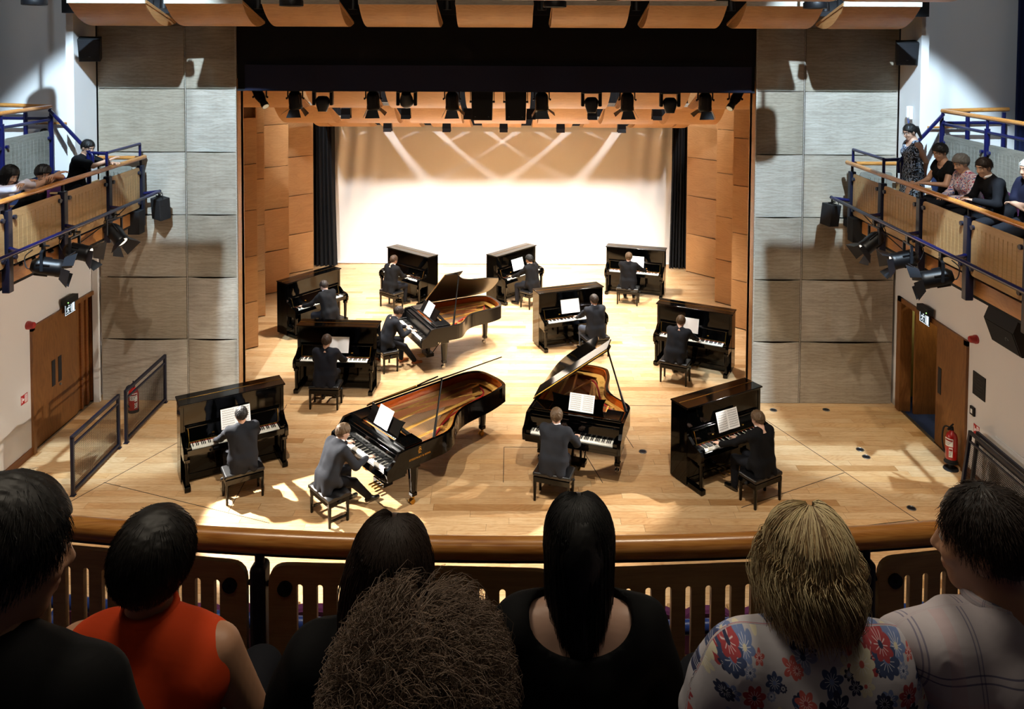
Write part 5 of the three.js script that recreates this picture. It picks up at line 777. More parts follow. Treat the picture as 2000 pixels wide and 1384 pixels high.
function theatreSeat(parentName, label, group, x, y, z, turn) {
  const t = thing('theatre_seat', label, 'seat', group, [x, y, z], turn); const bs = new THREE.Shape(); bs.moveTo(-0.23, 0); bs.lineTo(0.23, 0); bs.lineTo(0.24, 0.34); bs.quadraticCurveTo(0.22, 0.46, 0.08, 0.47); bs.lineTo(-0.08, 0.47); bs.quadraticCurveTo(-0.22, 0.46, -0.24, 0.34);
  const bk = part(t, 'backrest', place(prism(bs, 0.06, 0.015), 0, 0.34, 0.2, 0.14), M.purple); part(bk, 'back_shell', place(prism(bs, 0.012), 0, 0.34, 0.29, 0.14), M.purple); part(t, 'seat_pad', rb(0.44, 0.09, 0.42, 0.03, 0, 0.4, 0.0), M.purple); for (const s of [-1, 1]) { const sl = part(t, 'leg', [bx(0.03, 0.4, 0.06, s * 0.25, 0.2, 0.12), bx(0.04, 0.012, 0.2, s * 0.25, 0.006, 0.1)], M.black); part(sl, 'armrest', rb(0.05, 0.03, 0.3, 0.01, s * 0.25, 0.58, 0.08), M.ply); } return t;
}
let seatProto = null; const seatAt = (label, group, x, y, z, turn) => { if (!seatProto) return (seatProto = theatreSeat('', label, group, x, y, z, turn)); const c = seatProto.clone(); c.name = numbered('theatre_seat'); c.position.set(x, y, z); c.rotation.y = turn; c.userData = { label, category: 'seat', group }; scene.add(c); return c; };
function balcony(side, s, X0, zs, zEnd, XT, zt, tierEnd) {
  const FY = 3.34, RY = 4.385, zn = -5.0, W = side + ' balcony';
  const slab = struct('floor'); const xo = s * 9.1;
  part(slab, 'balcony_slab', bx(Math.abs(xo - X0) - 0.08, 0.12, zn - zEnd + 1.4, (xo + X0) / 2 + s * 0.04, FY - 0.06, (zn + zEnd) / 2 + 0.1), M.darkCeil);
  part(slab, 'tier_step', bx(Math.abs(xo - XT), 0.85, zn - zEnd + 1.2, (xo + XT) / 2, FY + 0.42, (zn + zEnd) / 2 + 0.3), M.carpet);
  const top = s < 0 ? 3.42 : 3.575; part(slab, 'seating_riser', bx(Math.abs(XT - X0) - 0.2, top - FY, zn - zEnd + 0.6, (XT + X0) / 2 + s * 0.1, (top + FY) / 2, (zn + zEnd) / 2 + 0.35), M.carpet);
  const wallX = s < 0 ? XL : XR, fas = struct('trim_balcony_' + side);
  part(fas, 'fascia', bx(0.03, 0.2, zn - zEnd + 0.2, X0 + s * 0.09, FY + 0.02, (zn + zEnd) / 2), M.fascia);
  { const L = Math.hypot(wallX - X0 - s * 0.09, 0.42); part(fas, 'soffit', bx(L, 0.02, zn - zEnd + 0.9, (wallX + X0 + s * 0.09) / 2, FY - 0.27, (zn + zEnd) / 2 - 0.2, 0, 0, -s * Math.atan2(0.42, Math.abs(wallX - X0 - s * 0.09))), M.fascia); }
  // front railing
  const rl = thing('balcony_railing', 'railing of slotted plywood panels, blue posts and wooden handrail along the ' + W, 'railing'); part(rl, 'front_rail', sweep([[X0 - s * 0.02, RY, zEnd], [X0 - s * 0.02, RY, (zEnd + zn) / 2], [X0 - s * 0.02, RY, zn]], 0.036, 10, 12), M.rail); part(rl, 'end_cap', sph(0.037, X0 - s * 0.02, RY, zEnd), M.rail); part(rl, 'return_rail', rod([X0, RY - 0.01, zEnd + 0.05], [s < 0 ? -7.3 : 6.82, RY - 0.01, zEnd + 0.05], 0.034, 12), M.rail);
  zs.forEach((z, i) => {
    const t = part(rl, 'post', rb(0.1, 1.06, 0.1, 0.012, X0, RY - 0.66, z), M.navy, 'dark blue steel post'); const at = (g) => place(g, X0, 0, z);
    part(t, 'pin', at(cyl(0.022, 0.022, 0.16, 0, RY - 0.08, 0)), M.navy);
    if (i < 4) part(t, 'bracket', at(rod([-s * 0.03, 3.76, 0], [-s * 0.3, 3.8, i ? 0.26 : 0.02], 0.028)), M.blue, 'blue bracket arm');
    for (const y of [3.62, 4.14]) for (const d of [-1, 1]) { if ((i === 0 && d < 0)) continue; part(t, 'bolt', at(merge([cyl(0.03, 0.03, 0.03, -s * 0.03, y, d * 0.12, 0, 0, Math.PI / 2), cyl(0.01, 0.01, 0.1, -s * 0.02, y, d * 0.07, Math.PI / 2)])), M.navy); }
  });
  for (let i = 0; i < zs.length - 1; i++) { const w = Math.abs(zs[i + 1] - zs[i]) - 0.15, g = slotPanel(w, 0.7, 10, 0.016, 0.52, w / 12, 0.06); g.rotateY(Math.PI / 2); part(rl, 'slotted_panel', place(g, X0 - s * 0.005, 3.88, (zs[i] + zs[i + 1]) / 2), M.ply); }
  part(rl, 'slotted_panel', place(slotPanel(0.55, 0.7, 6, 0.016, 0.5, 0.07, 0.06), X0 + s * 0.45, 3.88, zEnd + 0.05), M.plyGrey, 'grey end panel');
  // lighting pipe and its lamps
  const pipe = thing('lighting_pipe', 'blue steel lighting pipe running below the ' + W + ' rail', 'pipe'); const px = X0 - s * 0.32; part(pipe, 'tube', rod([px, 3.8, zEnd + 0.1], [px, 3.8, zn], 0.028, 10), M.blue); part(pipe, 'end_cap', cyl(0.03, 0.03, 0.02, px, 3.8, zEnd + 0.1, Math.PI / 2), M.black); part(pipe, 'cable', sweep([[px + s * 0.03, 3.76, zs[1]], [px + s * 0.06, 3.66, zs[1] + 0.3], [px + s * 0.05, 3.62, zs[1] + 0.7], [px + s * 0.1, 3.5, zs[2]]], 0.008, 20, 5), M.black);
  const upper = thing('end_guard_rail', 'short blue guard rail above the wooden rail at the proscenium end of the ' + W, 'guard rail'); part(upper, 'rail', rod([X0 + s * 0.01, RY + 0.24, zs[0]], [X0 + s * 0.01, RY + 0.24, zs[1]], 0.026), M.blue); for (const z of [zs[0], zs[1]]) part(upper, 'upright', rod([X0 + s * 0.01, RY, z], [X0 + s * 0.01, RY + 0.24, z], 0.024), M.blue); part(upper, 'second_upright', [rod([X0 + s * 0.35, FY, zs[1] - 0.1], [X0 + s * 0.35, RY + 0.22, zs[1] - 0.1], 0.035)], M.blue);
  part(upper, 'cross_rail', rod([X0 + s * 0.01, RY + 0.23, zs[1]], [X0 + s * 0.36, RY + 0.23, zs[1] - 0.1], 0.026), M.blue);
  const sr = thing('stair_handrail', 'sloping blue handrail beside the steps of the ' + W, 'handrail'); part(sr, 'rail', rod([X0 + s * 0.33, RY + 0.24, zs[1] - 0.08], [XT, 5.24, tierEnd + 0.02], 0.03, 10), M.blue); part(sr, 'hook', sweep([[X0 + s * 0.33, RY + 0.24, zs[1] - 0.08], [X0 + s * 0.27, RY + 0.2, zs[1] - 0.06], [X0 + s * 0.27, RY + 0.02, zs[1] - 0.06]], 0.026, 12, 8), M.blue); part(sr, 'wall_bracket', rod([XT - s * 0.3, 5.05, tierEnd - 0.02], [XT - s * 0.2, 4.98, tierEnd - 0.25], 0.014, 6), M.black);
  // raised rear row
  const tr = thing('tier_railing', 'railing of blue posts, wooden handrail and grey panels on the raised row, ' + W, 'railing'); part(tr, 'front_rail', rod([XT, 5.3, tierEnd], [XT, 5.3, zn], 0.036, 12), M.rail); part(tr, 'cross_rail', rod([XT, 5.3, tierEnd], [XT + s * 1.1, 5.33, tierEnd], 0.036, 12), M.rail); part(tr, 'mid_rail', [rod([XT, 5.08, tierEnd], [XT, 5.08, zn], 0.026)], M.blue); part(tr, 'cross_mid_rail', rod([XT, 5.1, tierEnd], [XT + s * 1.05, 5.1, tierEnd], 0.026), M.blue);
  for (const z of zt) part(tr, 'post', [rod([XT, 4.18, z], [XT, 5.14, z], 0.042), rod([XT, 5.14, z], [XT, 5.28, z], 0.022)], M.blue); for (const k of [0.42, 1.02]) part(tr, 'post', rod([XT + s * k, 4.18, tierEnd], [XT + s * k, 5.28, tierEnd], 0.034), M.blue);
  for (let i = 0; i < zt.length - 1; i++) { const w = Math.abs(zt[i + 1] - zt[i]) - 0.13, g = slotPanel(w, 0.72, 10, 0.016, 0.54, w / 12, 0.06); g.rotateY(Math.PI / 2); part(tr, 'slotted_panel', place(g, XT, 4.55, (zt[i] + zt[i + 1]) / 2), M.plyGrey, 'grey slotted panel'); for (const z of [zt[i] + 0.09, zt[i + 1] - 0.09]) part(tr, 'bolt', cyl(0.028, 0.028, 0.05, XT - s * 0.02, 4.78, z, 0, 0, Math.PI / 2), M.blue); }
  // loudspeakers and lamps on the pipe
  { const t = thing('pipe_loudspeaker', 'small black loudspeaker hanging from the proscenium end of the pipe, ' + W, 'loudspeaker', null, [px, 3.8, zEnd + 0.12], s * 0.5); part(t, 'cabinet', place(prism([[-0.11, -0.45], [0.1, -0.47], [0.12, -0.12], [-0.1, -0.1]], 0.2, 0.008), 0, 0, -0.1, 0.1), M.speaker); part(t, 'yoke', [rod([0, 0, 0], [0, -0.1, 0], 0.015), rod([-0.08, -0.08, 0], [0.08, -0.08, 0], 0.012)], M.lampBlack); part(t, 'cable', sweep([[0.02, -0.08, 0], [0.1, 0.0, 0.02], [0.13, -0.2, 0.03], [0.08, -0.36, 0.05]], 0.007, 16, 5), M.black); }
  { const t = thing('post_loudspeaker', 'flat black loudspeaker box under the end post, ' + W, 'loudspeaker', null, [X0 + s * 0.02, 0, zs[0] + 0.15]); part(t, 'cabinet', rb(0.2, 0.4, 0.2, 0.008, 0, 3.3, 0), M.speaker); part(t, 'bracket', [bx(0.012, 0.34, 0.06, s * 0.13, 3.36, 0), bx(0.16, 0.012, 0.06, s * 0.05, 3.53, 0)], M.lampBlack); part(t, 'knob', cyl(0.02, 0.02, 0.04, s * 0.14, 3.3, 0, 0, 0, Math.PI / 2), M.lampBlack); }
}
balcony('left', -1, -6.42, [-13.62, -12.5, -11.24, -9.98, -8.72], -13.72, -7.72, [-13.2, -11.92, -10.64, -9.36], -13.2);
balcony('right', 1, 5.76, [-13.3, -12.2, -11.04, -9.87, -8.7], -13.45, 7.18, [-13.15, -11.9, -10.65, -9.4], -13.15);
function pipeLamp(side, s, x, z, dir, lab, doors, lit) {
  const t = thing('pipe_lantern', lab, 'stage light', 'lanterns on the balcony pipes', [x, 0, z]); part(t, 'clamp', [bx(0.05, 0.08, 0.06, 0, 3.77, 0), cyl(0.012, 0.012, 0.1, 0.04, 3.74, 0, 0, 0, Math.PI / 2)], M.lampBlack); const ry = Math.atan2(dir[0], dir[2]);
  part(t, 'yoke', [bx(0.02, 0.24, 0.035, -0.13, 3.56, 0), bx(0.02, 0.24, 0.035, 0.13, 3.56, 0), bx(0.28, 0.02, 0.035, 0, 3.68, 0), bx(0.03, 0.06, 0.03, 0, 3.72, 0)].map((g) => g.rotateY(ry)), M.lampGrey);
  lanternHead(t, 'b', dir, 3.47, doors, 0.36, 0.11, lit); part(t, 'cable', sweep([[0, 3.55, -dir[2] * 0.1], [-dir[0] * 0.16, 3.46, -dir[2] * 0.18], [-dir[0] * 0.22, 3.6, -dir[2] * 0.1], [s * 0.1, 3.7, 0.05]], 0.007, 18, 5), M.black);
}
{
  const BD = [0.7, 0.45, 0.8, 0.45];
  pipeLamp('left', -1, -6.1, -12.05, [0.78, -0.7, 0.36], 'barn-door lantern on the left balcony pipe aimed down at the stage, nearest the proscenium', BD, true); pipeLamp('left', -1, -6.1, -10.95, [0.96, -0.2, -0.05], 'barn-door lantern in the middle of the three on the left balcony pipe', BD, true); pipeLamp('left', -1, -6.1, -10.2, [0.95, -0.25, -0.4], 'barn-door lantern on the left balcony pipe, farthest from the proscenium', BD);
  pipeLamp('right', 1, 5.44, -11.75, [-0.79, -0.58, 0.14], 'barn-door lantern with a bright lens rim on the right balcony pipe, nearest the proscenium', BD, true); pipeLamp('right', 1, 5.44, -10.75, [-0.96, -0.22, -0.1], 'barn-door lantern in the middle of the three on the right balcony pipe', BD, true); pipeLamp('right', 1, 5.44, -9.9, [-0.94, -0.3, -0.35], 'barn-door lantern on the right balcony pipe, farthest from the proscenium', BD);
}
for (const [x, z, s] of [[XR, -10.9, -1], [XR, -10.2, -1]]) { const t = thing('wall_socket_box', 'small grey socket box with a plug on the soffit of the right balcony', 'socket', 'socket boxes under the right balcony', [5.95, 3.18, z]); part(t, 'box', rb(0.08, 0.1, 0.12, 0.01, 0, 0, 0), M.dimple); part(t, 'dial', cyl(0.03, 0.03, 0.02, -0.045, 0, 0.0, 0, 0, Math.PI / 2), M.white); }
{ const t = thing('wall_phone', 'white wall telephone on the pale pier beside the right gallery', 'telephone', null, [6.74, 5.25, -13.35], -Math.PI / 2); part(t, 'base', rb(0.1, 0.22, 0.05, 0.01, 0, 0, 0), M.white); part(t, 'handset', [rb(0.045, 0.2, 0.04, 0.015, 0.0, 0.01, 0.045)], M.white); part(t, 'cord', sweep([[0, -0.1, 0.04], [0.03, -0.18, 0.04], [0.05, -0.12, 0.03]], 0.006, 12, 5), M.bluePaint); }
for (const [x, z, lab] of [[-7.95, -13.42, 'black round fitting on the pale wall of the left gallery']]) { const t = thing('wall_fitting', lab, 'fitting', null, [x, 4.85, z]); part(t, 'disc', cyl(0.06, 0.06, 0.05, 0, 0, 0.02, Math.PI / 2), M.black); part(t, 'core', cyl(0.03, 0.03, 0.06, 0, 0, 0.03, Math.PI / 2), M.lampGrey); }
for (const [x0, x1, lab] of [[-8.2, -7.48, 'short wooden wall rail on the pale end wall of the left gallery'], [7.0, 7.7, 'short wooden wall rail on the pale end wall of the right gallery']]) { const t = thing('wall_rail', lab, 'handrail'); part(t, 'rail', rod([x0, 5.0, -13.38], [x1, 5.0, -13.38], 0.02, 8), M.rail); for (const x of [x0 + 0.1, x1 - 0.1]) part(t, 'bracket', rod([x, 5.0, -13.38], [x, 4.97, -13.46], 0.01, 5), M.black); }
// ---------- the near balcony in front of the camera ----------
{
  const RR = 11, zc = (x) => -2.5 - (RR - Math.sqrt(RR * RR - x * x)), RY = 4.79;
  const rail = thing('near_railing', 'curved railing of the near balcony with broad polished handrail and slotted brown panels', 'railing'); part(rail, 'handrail', (() => { const p = []; for (let x = -3.6; x <= 3.61; x += 0.3) p.push([x, RY, zc(x)]); return sweep(p, 0.0355, 60, 20); })(), M.rail); part(rail, 'under_strip', (() => { const p = []; for (let x = -3.6; x <= 3.61; x += 0.3) p.push([x, RY - 0.038, zc(x)]); return sweep(p, 0.012, 60, 6); })(), M.navy);
  const xs = [-2.82, -1.82, -0.82, 0.18, 1.18, 2.18, 3.18];
  xs.forEach((x, i) => { if (i === 0 || i === 6) return; const at = (g) => place(g, x, 0, zc(x), 0, x / RR); const t = part(rail, 'post', at(rb(0.052, 0.64, 0.07, 0.018, 0, 4.4, 0)), M.navy, 'dark blue steel post'); part(t, 'pin', at(cyl(0.016, 0.016, 0.08, 0, 4.745, 0)), M.navy); for (const y of [4.65, 4.275]) part(t, 'arm', at(rod([-0.075, y, 0], [0.075, y, 0], 0.009, 8)), M.navy); });
  for (let i = 1; i < 5; i++) {
    const x = (xs[i] + xs[i + 1]) / 2, at = (g) => place(g, x, 0, zc(x), 0, x / RR), sheet = part(rail, 'slotted_panel', at(place(slotPanel(0.93, 0.525, 12, 0.02, 0.4, 0.066, 0.06), 0, 4.462, 0)), M.ply, 'brown plywood panel with vertical slots');
    for (const sx of [-1, 1]) for (const y of [4.65, 4.275]) part(sheet, 'bolt', at(merge([cyl(0.024, 0.024, 0.012, sx * 0.41, y, 0.014, Math.PI / 2), cyl(0.006, 0.006, 0.02, sx * 0.41, y, 0.018, Math.PI / 2)])), M.dimple, 'round dark bolt');
  }
  const pipe = thing('front_lighting_pipe', 'blue steel pipe in front of the near balcony, seen through the slots', 'pipe'); part(pipe, 'tube', (() => { const p = []; for (let x = -3.6; x <= 3.61; x += 0.4) p.push([x, 4.21, zc(x) - 0.4]); return sweep(p, 0.026, 40, 10); })(), M.bluePaint); for (const i of [1, 2, 3, 4, 5]) part(pipe, 'bracket', rod([xs[i] + 0.03, 4.12, zc(xs[i]) - 0.05], [xs[i] + 0.06, 4.21, zc(xs[i]) - 0.4], 0.02), M.bluePaint);
  const fl = struct('floor'); part(fl, 'near_balcony_slab', bx(14.2, 0.2, 6.2, -0.3, 3.95, 0.72), M.carpet); part(fl, 'near_balcony_nosing', bx(7, 0.05, 0.05, 0, 4.07, -2.36), M.rail); part(fl, 'near_balcony_steps', [bx(14, 0.36, 5.3, -0.3, 4.22, 1.09), bx(14, 0.4, 4.3, -0.3, 4.58, 1.6)], M.carpet);
  // rows of stalls seats below
  for (let r = 0; r < 3; r++) for (let k = -7; k <= 6; k++) seatAt('purple upholstered tip-up seat in ' + ['the front row of the stalls', 'the second row of the stalls', 'the third row of the stalls'][r], 'stalls seats', -0.27 + k * 0.56 + (r % 2) * 0.28, 0, -7.95 + r * 0.95, 0);
}
console.log('balconies');
// ---------- audience ----------
const floral = canvasTex(512, 512, (c, w, h) => {
  const r = rng(42); c.fillStyle = '#bdb9c0'; c.fillRect(0, 0, w, h); const cols = ['#39476e', '#c25c58', '#1c2038', '#6d80b0', '#a23c44', '#8892b4', '#d8d0b8', '#2a3050'];
  for (let i = 0; i < 70; i++) { const R = 12 + r() * 34, x = r() * w, y = r() * h, k = Math.floor(r() * 8), n = 5 + Math.floor(r() * 5); for (const [ox, oy] of [[0, 0], [w, 0], [-w, 0], [0, h], [0, -h]]) { c.fillStyle = cols[k]; for (let p = 0; p < n; p++) { const a = p / n * 6.283 + i; c.beginPath(); c.ellipse(x + ox + Math.cos(a) * R * 0.55, y + oy + Math.sin(a) * R * 0.55, R * 0.5, R * 0.3, a, 0, 7); c.fill(); } c.strokeStyle = '#e8e6ea'; c.lineWidth = 1.5; for (let p = 0; p < 12; p++) { const a = p / 12 * 6.283; c.beginPath(); c.moveTo(x + ox + Math.cos(a) * R * 0.2, y + oy + Math.sin(a) * R * 0.2); c.lineTo(x + ox + Math.cos(a) * R * 0.6, y + oy + Math.sin(a) * R * 0.6); c.stroke(); } c.fillStyle = cols[(k + 3) % 8]; c.beginPath(); c.arc(x + ox, y + oy, R * 0.2, 0, 7); c.fill(); } }
}); floral.repeat.set(3, 3);
const floral2 = canvasTex(256, 256, (c, w, h) => { const r = rng(77); c.fillStyle = '#d8c8d0'; c.fillRect(0, 0, w, h); const cols = ['#b03048', '#4060a8', '#e8e0e8', '#803050', '#5a86b8', '#c86878']; for (let i = 0; i < 220; i++) { c.fillStyle = cols[Math.floor(r() * 6)]; c.beginPath(); c.ellipse(r() * w, r() * h, 4 + r() * 9, 3 + r() * 5, r() * 3, 0, 7); c.fill(); } }); floral2.repeat.set(4, 4);
const strokes = canvasTex(256, 256, (c, w, h) => { const r = rng(99); c.fillStyle = '#0a0d18'; c.fillRect(0, 0, w, h); for (let i = 0; i < 230; i++) { c.fillStyle = r() > 0.4 ? '#d4e0f0' : '#8fb0d8'; c.save(); c.translate(r() * w, r() * h); c.rotate((r() - 0.5) * 0.7); c.fillRect(-2.5, -13, 5, 22 + r() * 10); c.restore(); } }); strokes.repeat.set(4.5, 4.5);
const plaid = canvasTex(512, 512, (c, w, h) => { c.fillStyle = '#bcb4ba'; c.fillRect(0, 0, w, h); c.fillStyle = 'rgba(90,90,120,0.55)'; for (const x of [60, 78, 300, 318]) c.fillRect(x, 0, 6, h); c.fillStyle = 'rgba(60,60,95,0.6)'; for (const y of [120, 150, 390]) c.fillRect(0, y, w, 7); c.fillStyle = 'rgba(190,140,150,0.25)'; c.fillRect(160, 0, 70, h); c.fillRect(0, 230, w, 70); }); plaid.repeat.set(4, 4);
const AM = { orange: cloth(0xc8421a), coat: cloth(0x08080a), blackTop: cloth(0x09090b), floral: phys(0xffffff, 0.85, { map: floral }), floral2: phys(0xffffff, 0.85, { map: floral2 }), dress: phys(0xffffff, 0.8, { map: strokes }), plaid: phys(0xffffff, 0.85, { map: plaid, bumpMap: noiseBump, bumpScale: 0.0008 }), polo: cloth(0x0a0a0c), whiteTop: cloth(0xdcdcf0), suit: cloth(0x101014), tee: cloth(0x14162a), grey: cloth(0x54505a) };
const FG = 0.0085, lap = (x) => ({ L: [-0.16, x, -0.25], R: [0.16, x, -0.25] });
const near = (o, lab) => { const y = o.y; person({ grid: FG, hgrid: 0.0044, handGrid: 0.008, hip: [0, 0, 0], hands: lap(0.05), feet: { L: [-0.12, -0.36, -0.38], R: [0.12, -0.36, -0.38] }, pos: [o.x, y, o.z], turn: o.turn || 0, ...o.f }, lab, 'spectators in the near balcony'); };
near({ x: -0.885, y: 4.49, z: -1.88, f: { fem: true, topMat: AM.orange, topName: 'sleeveless_top', sleeve: 0, hair: 'short', hairMat: HM.dark, hairOpt: { thick: 0.016, amp: 0.002 }, strands: { n: 3200, seed: 3, path: shortPath(0.7, 0.01), r: 0.0013 }, skin: SK.tan, collar: AM.orange, roll: -0.12, yaw: -0.25, wide: 1.06 } }, 'person with short dark hair in a sleeveless orange top seated in the near balcony');
near({ x: -0.335, y: 4.47, z: -1.88, turn: 0.1, f: { fem: true, topMat: AM.coat, topName: 'coat', cloth: 0.024, hair: 'long', hairMat: HM.brown, hairOpt: { len: 0.24, w: 0.078, thick: 0.009, front: true, amp: 0.001 }, strands: { n: 4200, r: 0.0014, seed: 8, path: longPath(0.24, 0.12, 0.005, 0.016) }, roll: -0.08, side: 0.06, yaw: -0.2, wide: 1.05 } }, 'person with chin-length brown hair in a black coat seated in the near balcony');
near({ x: -0.135, y: 4.765, z: -1.13, f: { topMat: AM.grey, topName: 'cardigan', hair: 'curly', hairMat: hairM(0x3a2c20), hairOpt: { thick: 0.03, amp: 0.014, freq: 0.6 }, strands: { n: 6500, seed: 12, path: curlPath, r: 0.0009, mat: hairM(0x645040) } } }, 'person with a large mop of curly grey-brown hair, seated behind the front row');
near({ x: 0.18, y: 4.46, z: -2.0, f: { fem: true, topMat: AM.blackTop, topName: 'black_top', hair: 'long', hairMat: HM.black, hairOpt: { len: 0.3, w: 0.062, thick: 0.004, back: 0.03, flare: -0.02, amp: 0.001 }, strands: { n: 4200, r: 0.0014, seed: 21, path: longPath(0.26, -0.14, 0.003, 0.009) }, scoop: [0.082, -0.03, 0.62], sleeve: 1, skin: SK.fair, wide: 1.0 } }, 'person with long straight black hair and a scoop-backed black top');
near({ x: 0.675, y: 4.59, z: -1.73, f: { fem: true, topMat: AM.floral, topName: 'floral_blouse', sleeve: 0.55, hair: 'bob', hairMat: hairM(0x8c7350), hairOpt: { len: 0.12, w: 0.076, thick: 0.006, front: true, amp: 0.001 }, strands: [{ n: 3600, r: 0.0014, seed: 31, path: longPath(0.125, 0.1, 0.009, 0.015), mat: hairM(0xb89c70) }, { n: 2200, r: 0.0014, seed: 32, path: longPath(0.13, 0.1, 0.01, 0.016), mat: hairM(0x7c6242) }, { n: 700, r: 0.0012, seed: 33, path: longPath(0.125, 0.15, 0.012, 0.018), mat: hairM(0xd8c498) }], wide: 1.02, skin: SK.fair } }, 'person with shoulder-length blonde hair in a flower-print blouse');
near({ x: 1.115, y: 4.62, z: -1.76, turn: 0.1, f: { topMat: AM.plaid, topName: 'checked_shirt', hair: 'short', hairMat: HM.dark, hairOpt: { thick: 0.011, amp: 0.003 }, strands: { n: 2600, seed: 41, path: shortPath(0.35, 0.009), mat: hairM(0x2a1c14) }, collar: AM.plaid, yaw: 0.75, pitch: 0.15, skin: SK.tan, wide: 1.1, sleeve: 1, fold: 0.01, elbow: { L: [-1, -0.4, -0.2], R: [1, -0.6, 0] }, hands: { L: [0.1, 0.2, -0.22], R: [-0.02, 0.18, -0.24] } } }, 'man with short dark hair in a pale checked shirt looking toward the stage');
near({ x: -0.89, y: 4.885, z: -1.3, turn: -0.1, f: { topMat: AM.coat, topName: 'dark_shirt', hair: 'short', hairMat: HM.dark, hairOpt: { thick: 0.018, amp: 0.003 }, strands: { n: 3000, seed: 51, path: shortPath(0.5, 0.012) }, yaw: -0.7, pitch: 0.2, skin: SK.tan, feet: null } }, 'dark-haired person with face turned toward the stage, at the left edge of the near balcony');
near({ x: 0.76, y: 4.7, z: -1.02, f: { topMat: AM.grey, topName: 'grey_jumper', hair: 'short', hairMat: HM.grey, hairOpt: { thick: 0.016, amp: 0.006 } } }, 'grey-haired person in a grey jumper behind the man in the checked shirt');

for (const [y, z, l] of [[4.05, -1.9, 'under the front row of the near balcony'], [4.4, -1.16, 'under the second row of the near balcony']]) { const t = thing('bench_seat', 'long purple upholstered bench ' + l, 'bench', 'near balcony benches', [0, y, z]); part(t, 'cushion', rb(3.4, 0.09, 0.4, 0.03, 0, 0.27, 0.02), M.purple); part(t, 'base', bx(3.3, 0.225, 0.3, 0, 0.1125, 0.04), M.black); }
// left gallery, leaning on the rail (facing +x)
{
  const T = -Math.PI / 2, G = 0.012, g = 'spectators in the left balcony'; // local -z becomes +x
  const lean = (x, y, z, o, lab) => person({ feet: { L: [-0.12, 3.505 - y, -0.34], R: [0.12, 3.505 - y, -0.34] }, grid: G, hgrid: 0.0058, pos: [x, y, z], turn: T, hip: [0, 0, 0], strands: o.hair === 'long' ? { n: 500, seed: 9, path: longPath(0.3, 0.08, 0.004, 0.02), r: 0.002 } : { n: 420, seed: 17, path: shortPath(0.5, 0.014), r: 0.002 }, ...o }, lab, g);
  lean(-6.98, 4.02, -10.5, { fem: true, lean: 0.42, pitch: 0.5, yaw: -0.25, hair: 'long', hairMat: HM.black, hairOpt: { len: 0.3, w: 0.09, thick: 0.018, front: true }, topMat: AM.whiteTop, topName: 'white_top', sleeve: 1, hands: { L: [0.08, 0.49, -0.5], R: [-0.06, 0.5, -0.47] }, elbow: { L: [-1, -0.2, -0.4], R: [1, -0.2, -0.4] }, handDir: { L: [0.9, 0, -0.2], R: [-0.9, 0, -0.2] } }, 'woman with long black hair in a white top leaning on the left balcony rail');
  lean(-6.95, 3.94, -11.15, { fem: true, lean: 0.5, pitch: 0.35, yaw: -0.5, hair: 'up', hairMat: HM.dark, hairOpt: { thick: 0.028, amp: 0.01 }, topMat: AM.polo, topName: 'strap_top', strap: true, sleeve: 0, skin: SK.mid, hands: { L: [0.1, 0.57, -0.5], R: [-0.1, 0.58, -0.48] }, elbow: { L: [-1, -0.1, -0.3], R: [1, -0.1, -0.3] }, handDir: { L: [0.9, 0, -0.2], R: [-0.9, 0, -0.2] } }, 'woman with tied dark hair and bare shoulders, arms folded on the left balcony rail');
  lean(-7.05, 4.08, -12.65, { lean: 0.35, pitch: 0.4, yaw: -0.3, hair: 'short', hairMat: HM.dark, topMat: AM.polo, topName: 'polo_shirt', sleeve: 0.75, skin: SK.mid, watch: true, hands: { L: [0.0, 0.36, -0.64], R: [0.02, 0.42, -0.6] }, elbow: { L: [-0.6, -0.8, 0.2], R: [0.9, -0.6, 0.2] } }, 'man in a black polo shirt leaning on the left balcony rail with his hands clasped');
}
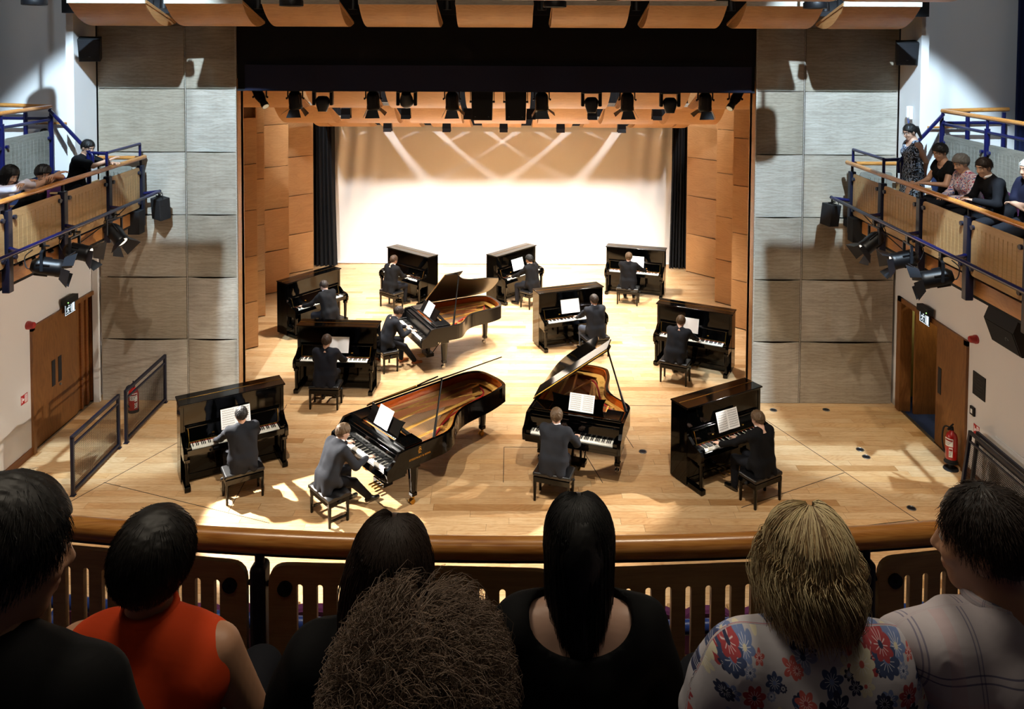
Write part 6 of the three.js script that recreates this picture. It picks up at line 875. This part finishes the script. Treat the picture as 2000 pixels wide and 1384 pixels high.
// right gallery (facing -x)
{
  const T = Math.PI / 2, G = 0.012, g = 'spectators in the right balcony';
  const r = (x, y, z, o, lab) => person({ feet: { L: [-0.12, 3.66 - y, -0.36], R: [0.12, 3.66 - y, -0.36] }, grid: G, hgrid: 0.0058, pos: [x, y, z], turn: T, hip: [0, 0, 0], strands: o.hair === 'long' ? { n: 500, seed: 9, path: longPath(0.3, 0.08, 0.004, 0.02), r: 0.002 } : { n: 420, seed: 17, path: shortPath(0.5, 0.014), r: 0.002 }, ...o }, lab, g);
  r(6.22, 4.42, -12.2, { fem: true, s: 0.97, lean: 0.02, pitch: 0.4, yaw: 0.15, hair: 'pony', hairMat: HM.dark, topMat: AM.dress, topName: 'patterned_dress', skirt: true, sleeve: 0, scoop: [0.1, 0.03, 1], glasses: true, hands: { L: [-0.05, -0.02, 0.16], R: [0.06, -0.02, 0.16] }, elbow: { L: [-0.8, 0, 0.5], R: [0.8, 0, 0.5] }, feet: { L: [-0.09, -0.76, 0], R: [0.09, -0.76, 0] }, knee: [0, 0, -1] }, 'woman in a black and white patterned dress standing with hands behind her back');
  r(6.42, 4.2, -11.5, { fem: true, lean: 0.2, pitch: 0.4, yaw: 0.2, hair: 'short', hairMat: HM.dark, hairOpt: { thick: 0.022, amp: 0.008 }, topMat: AM.polo, topName: 'black_top', sleeve: 0.3, scoop: [0.1, 0.03, 1], glasses: true, skin: SK.mid, hands: { L: [-0.12, 0.2, -0.42], R: [0.1, 0.16, -0.42] } }, 'seated woman with short dark hair and glasses in a black top, right balcony');
  r(6.42, 4.14, -10.9, { fem: true, lean: 0.25, pitch: 0.45, yaw: 0.1, hair: 'short', hairMat: HM.grey, hairOpt: { thick: 0.024, amp: 0.008 }, topMat: AM.floral2, topName: 'floral_blouse', sleeve: 1, hands: { L: [-0.1, 0.16, -0.4], R: [0.05, 0.16, -0.4] }, wide: 1.1, belly: 1.1 }, 'seated woman with short grey hair in a red and blue flower blouse, right balcony');
  r(6.48, 4.2, -10.35, { lean: 0.4, pitch: 0.35, yaw: 0.2, hair: 'short', hairMat: HM.brown, topMat: AM.suit, topName: 'suit_jacket', sleeve: 1, collar: clothM.white, hands: { L: [-0.1, 0.18, -0.44], R: [0.08, 0.18, -0.44] } }, 'man with brown hair in a dark suit leaning forward, right balcony');
  r(6.5, 4.22, -9.75, { lean: 0.1, pitch: 0.2, yaw: 0.1, hair: 'short', hairMat: HM.white, topMat: AM.tee, topName: 'navy_shirt', sleeve: 0.8, wide: 1.1, belly: 1.15, curl: 1.0, hands: { L: [0.12, 0.2, -0.17], R: [-0.1, 0.16, -0.19] }, elbow: { L: [-1, -0.5, -0.3], R: [1, -0.5, -0.3] }, handDir: { L: [1, 0, -0.2], R: [-1, 0, -0.2] } }, 'white-haired man in a navy short-sleeved shirt with folded arms, right balcony');
  for (const [z, l] of [[-11.5, 'under the woman in black'], [-10.9, 'under the grey-haired woman'], [-10.35, 'under the man in the suit'], [-9.75, 'under the white-haired man']]) seatAt('purple theatre seat in the right balcony ' + l, 'right balcony seats', 6.47, 3.58, z, Math.PI / 2); for (const [z, l] of [[-10.5, 'under the woman in white'], [-11.15, 'under the woman with bare shoulders'], [-12.65, 'under the man in the polo shirt']]) seatAt('purple theatre seat in the left balcony ' + l, 'left balcony seats', -7.05, 3.42, z, -Math.PI / 2);
}
console.log('audience');
renderer.render(scene, camera);
console.log('objects', scene.children.length);
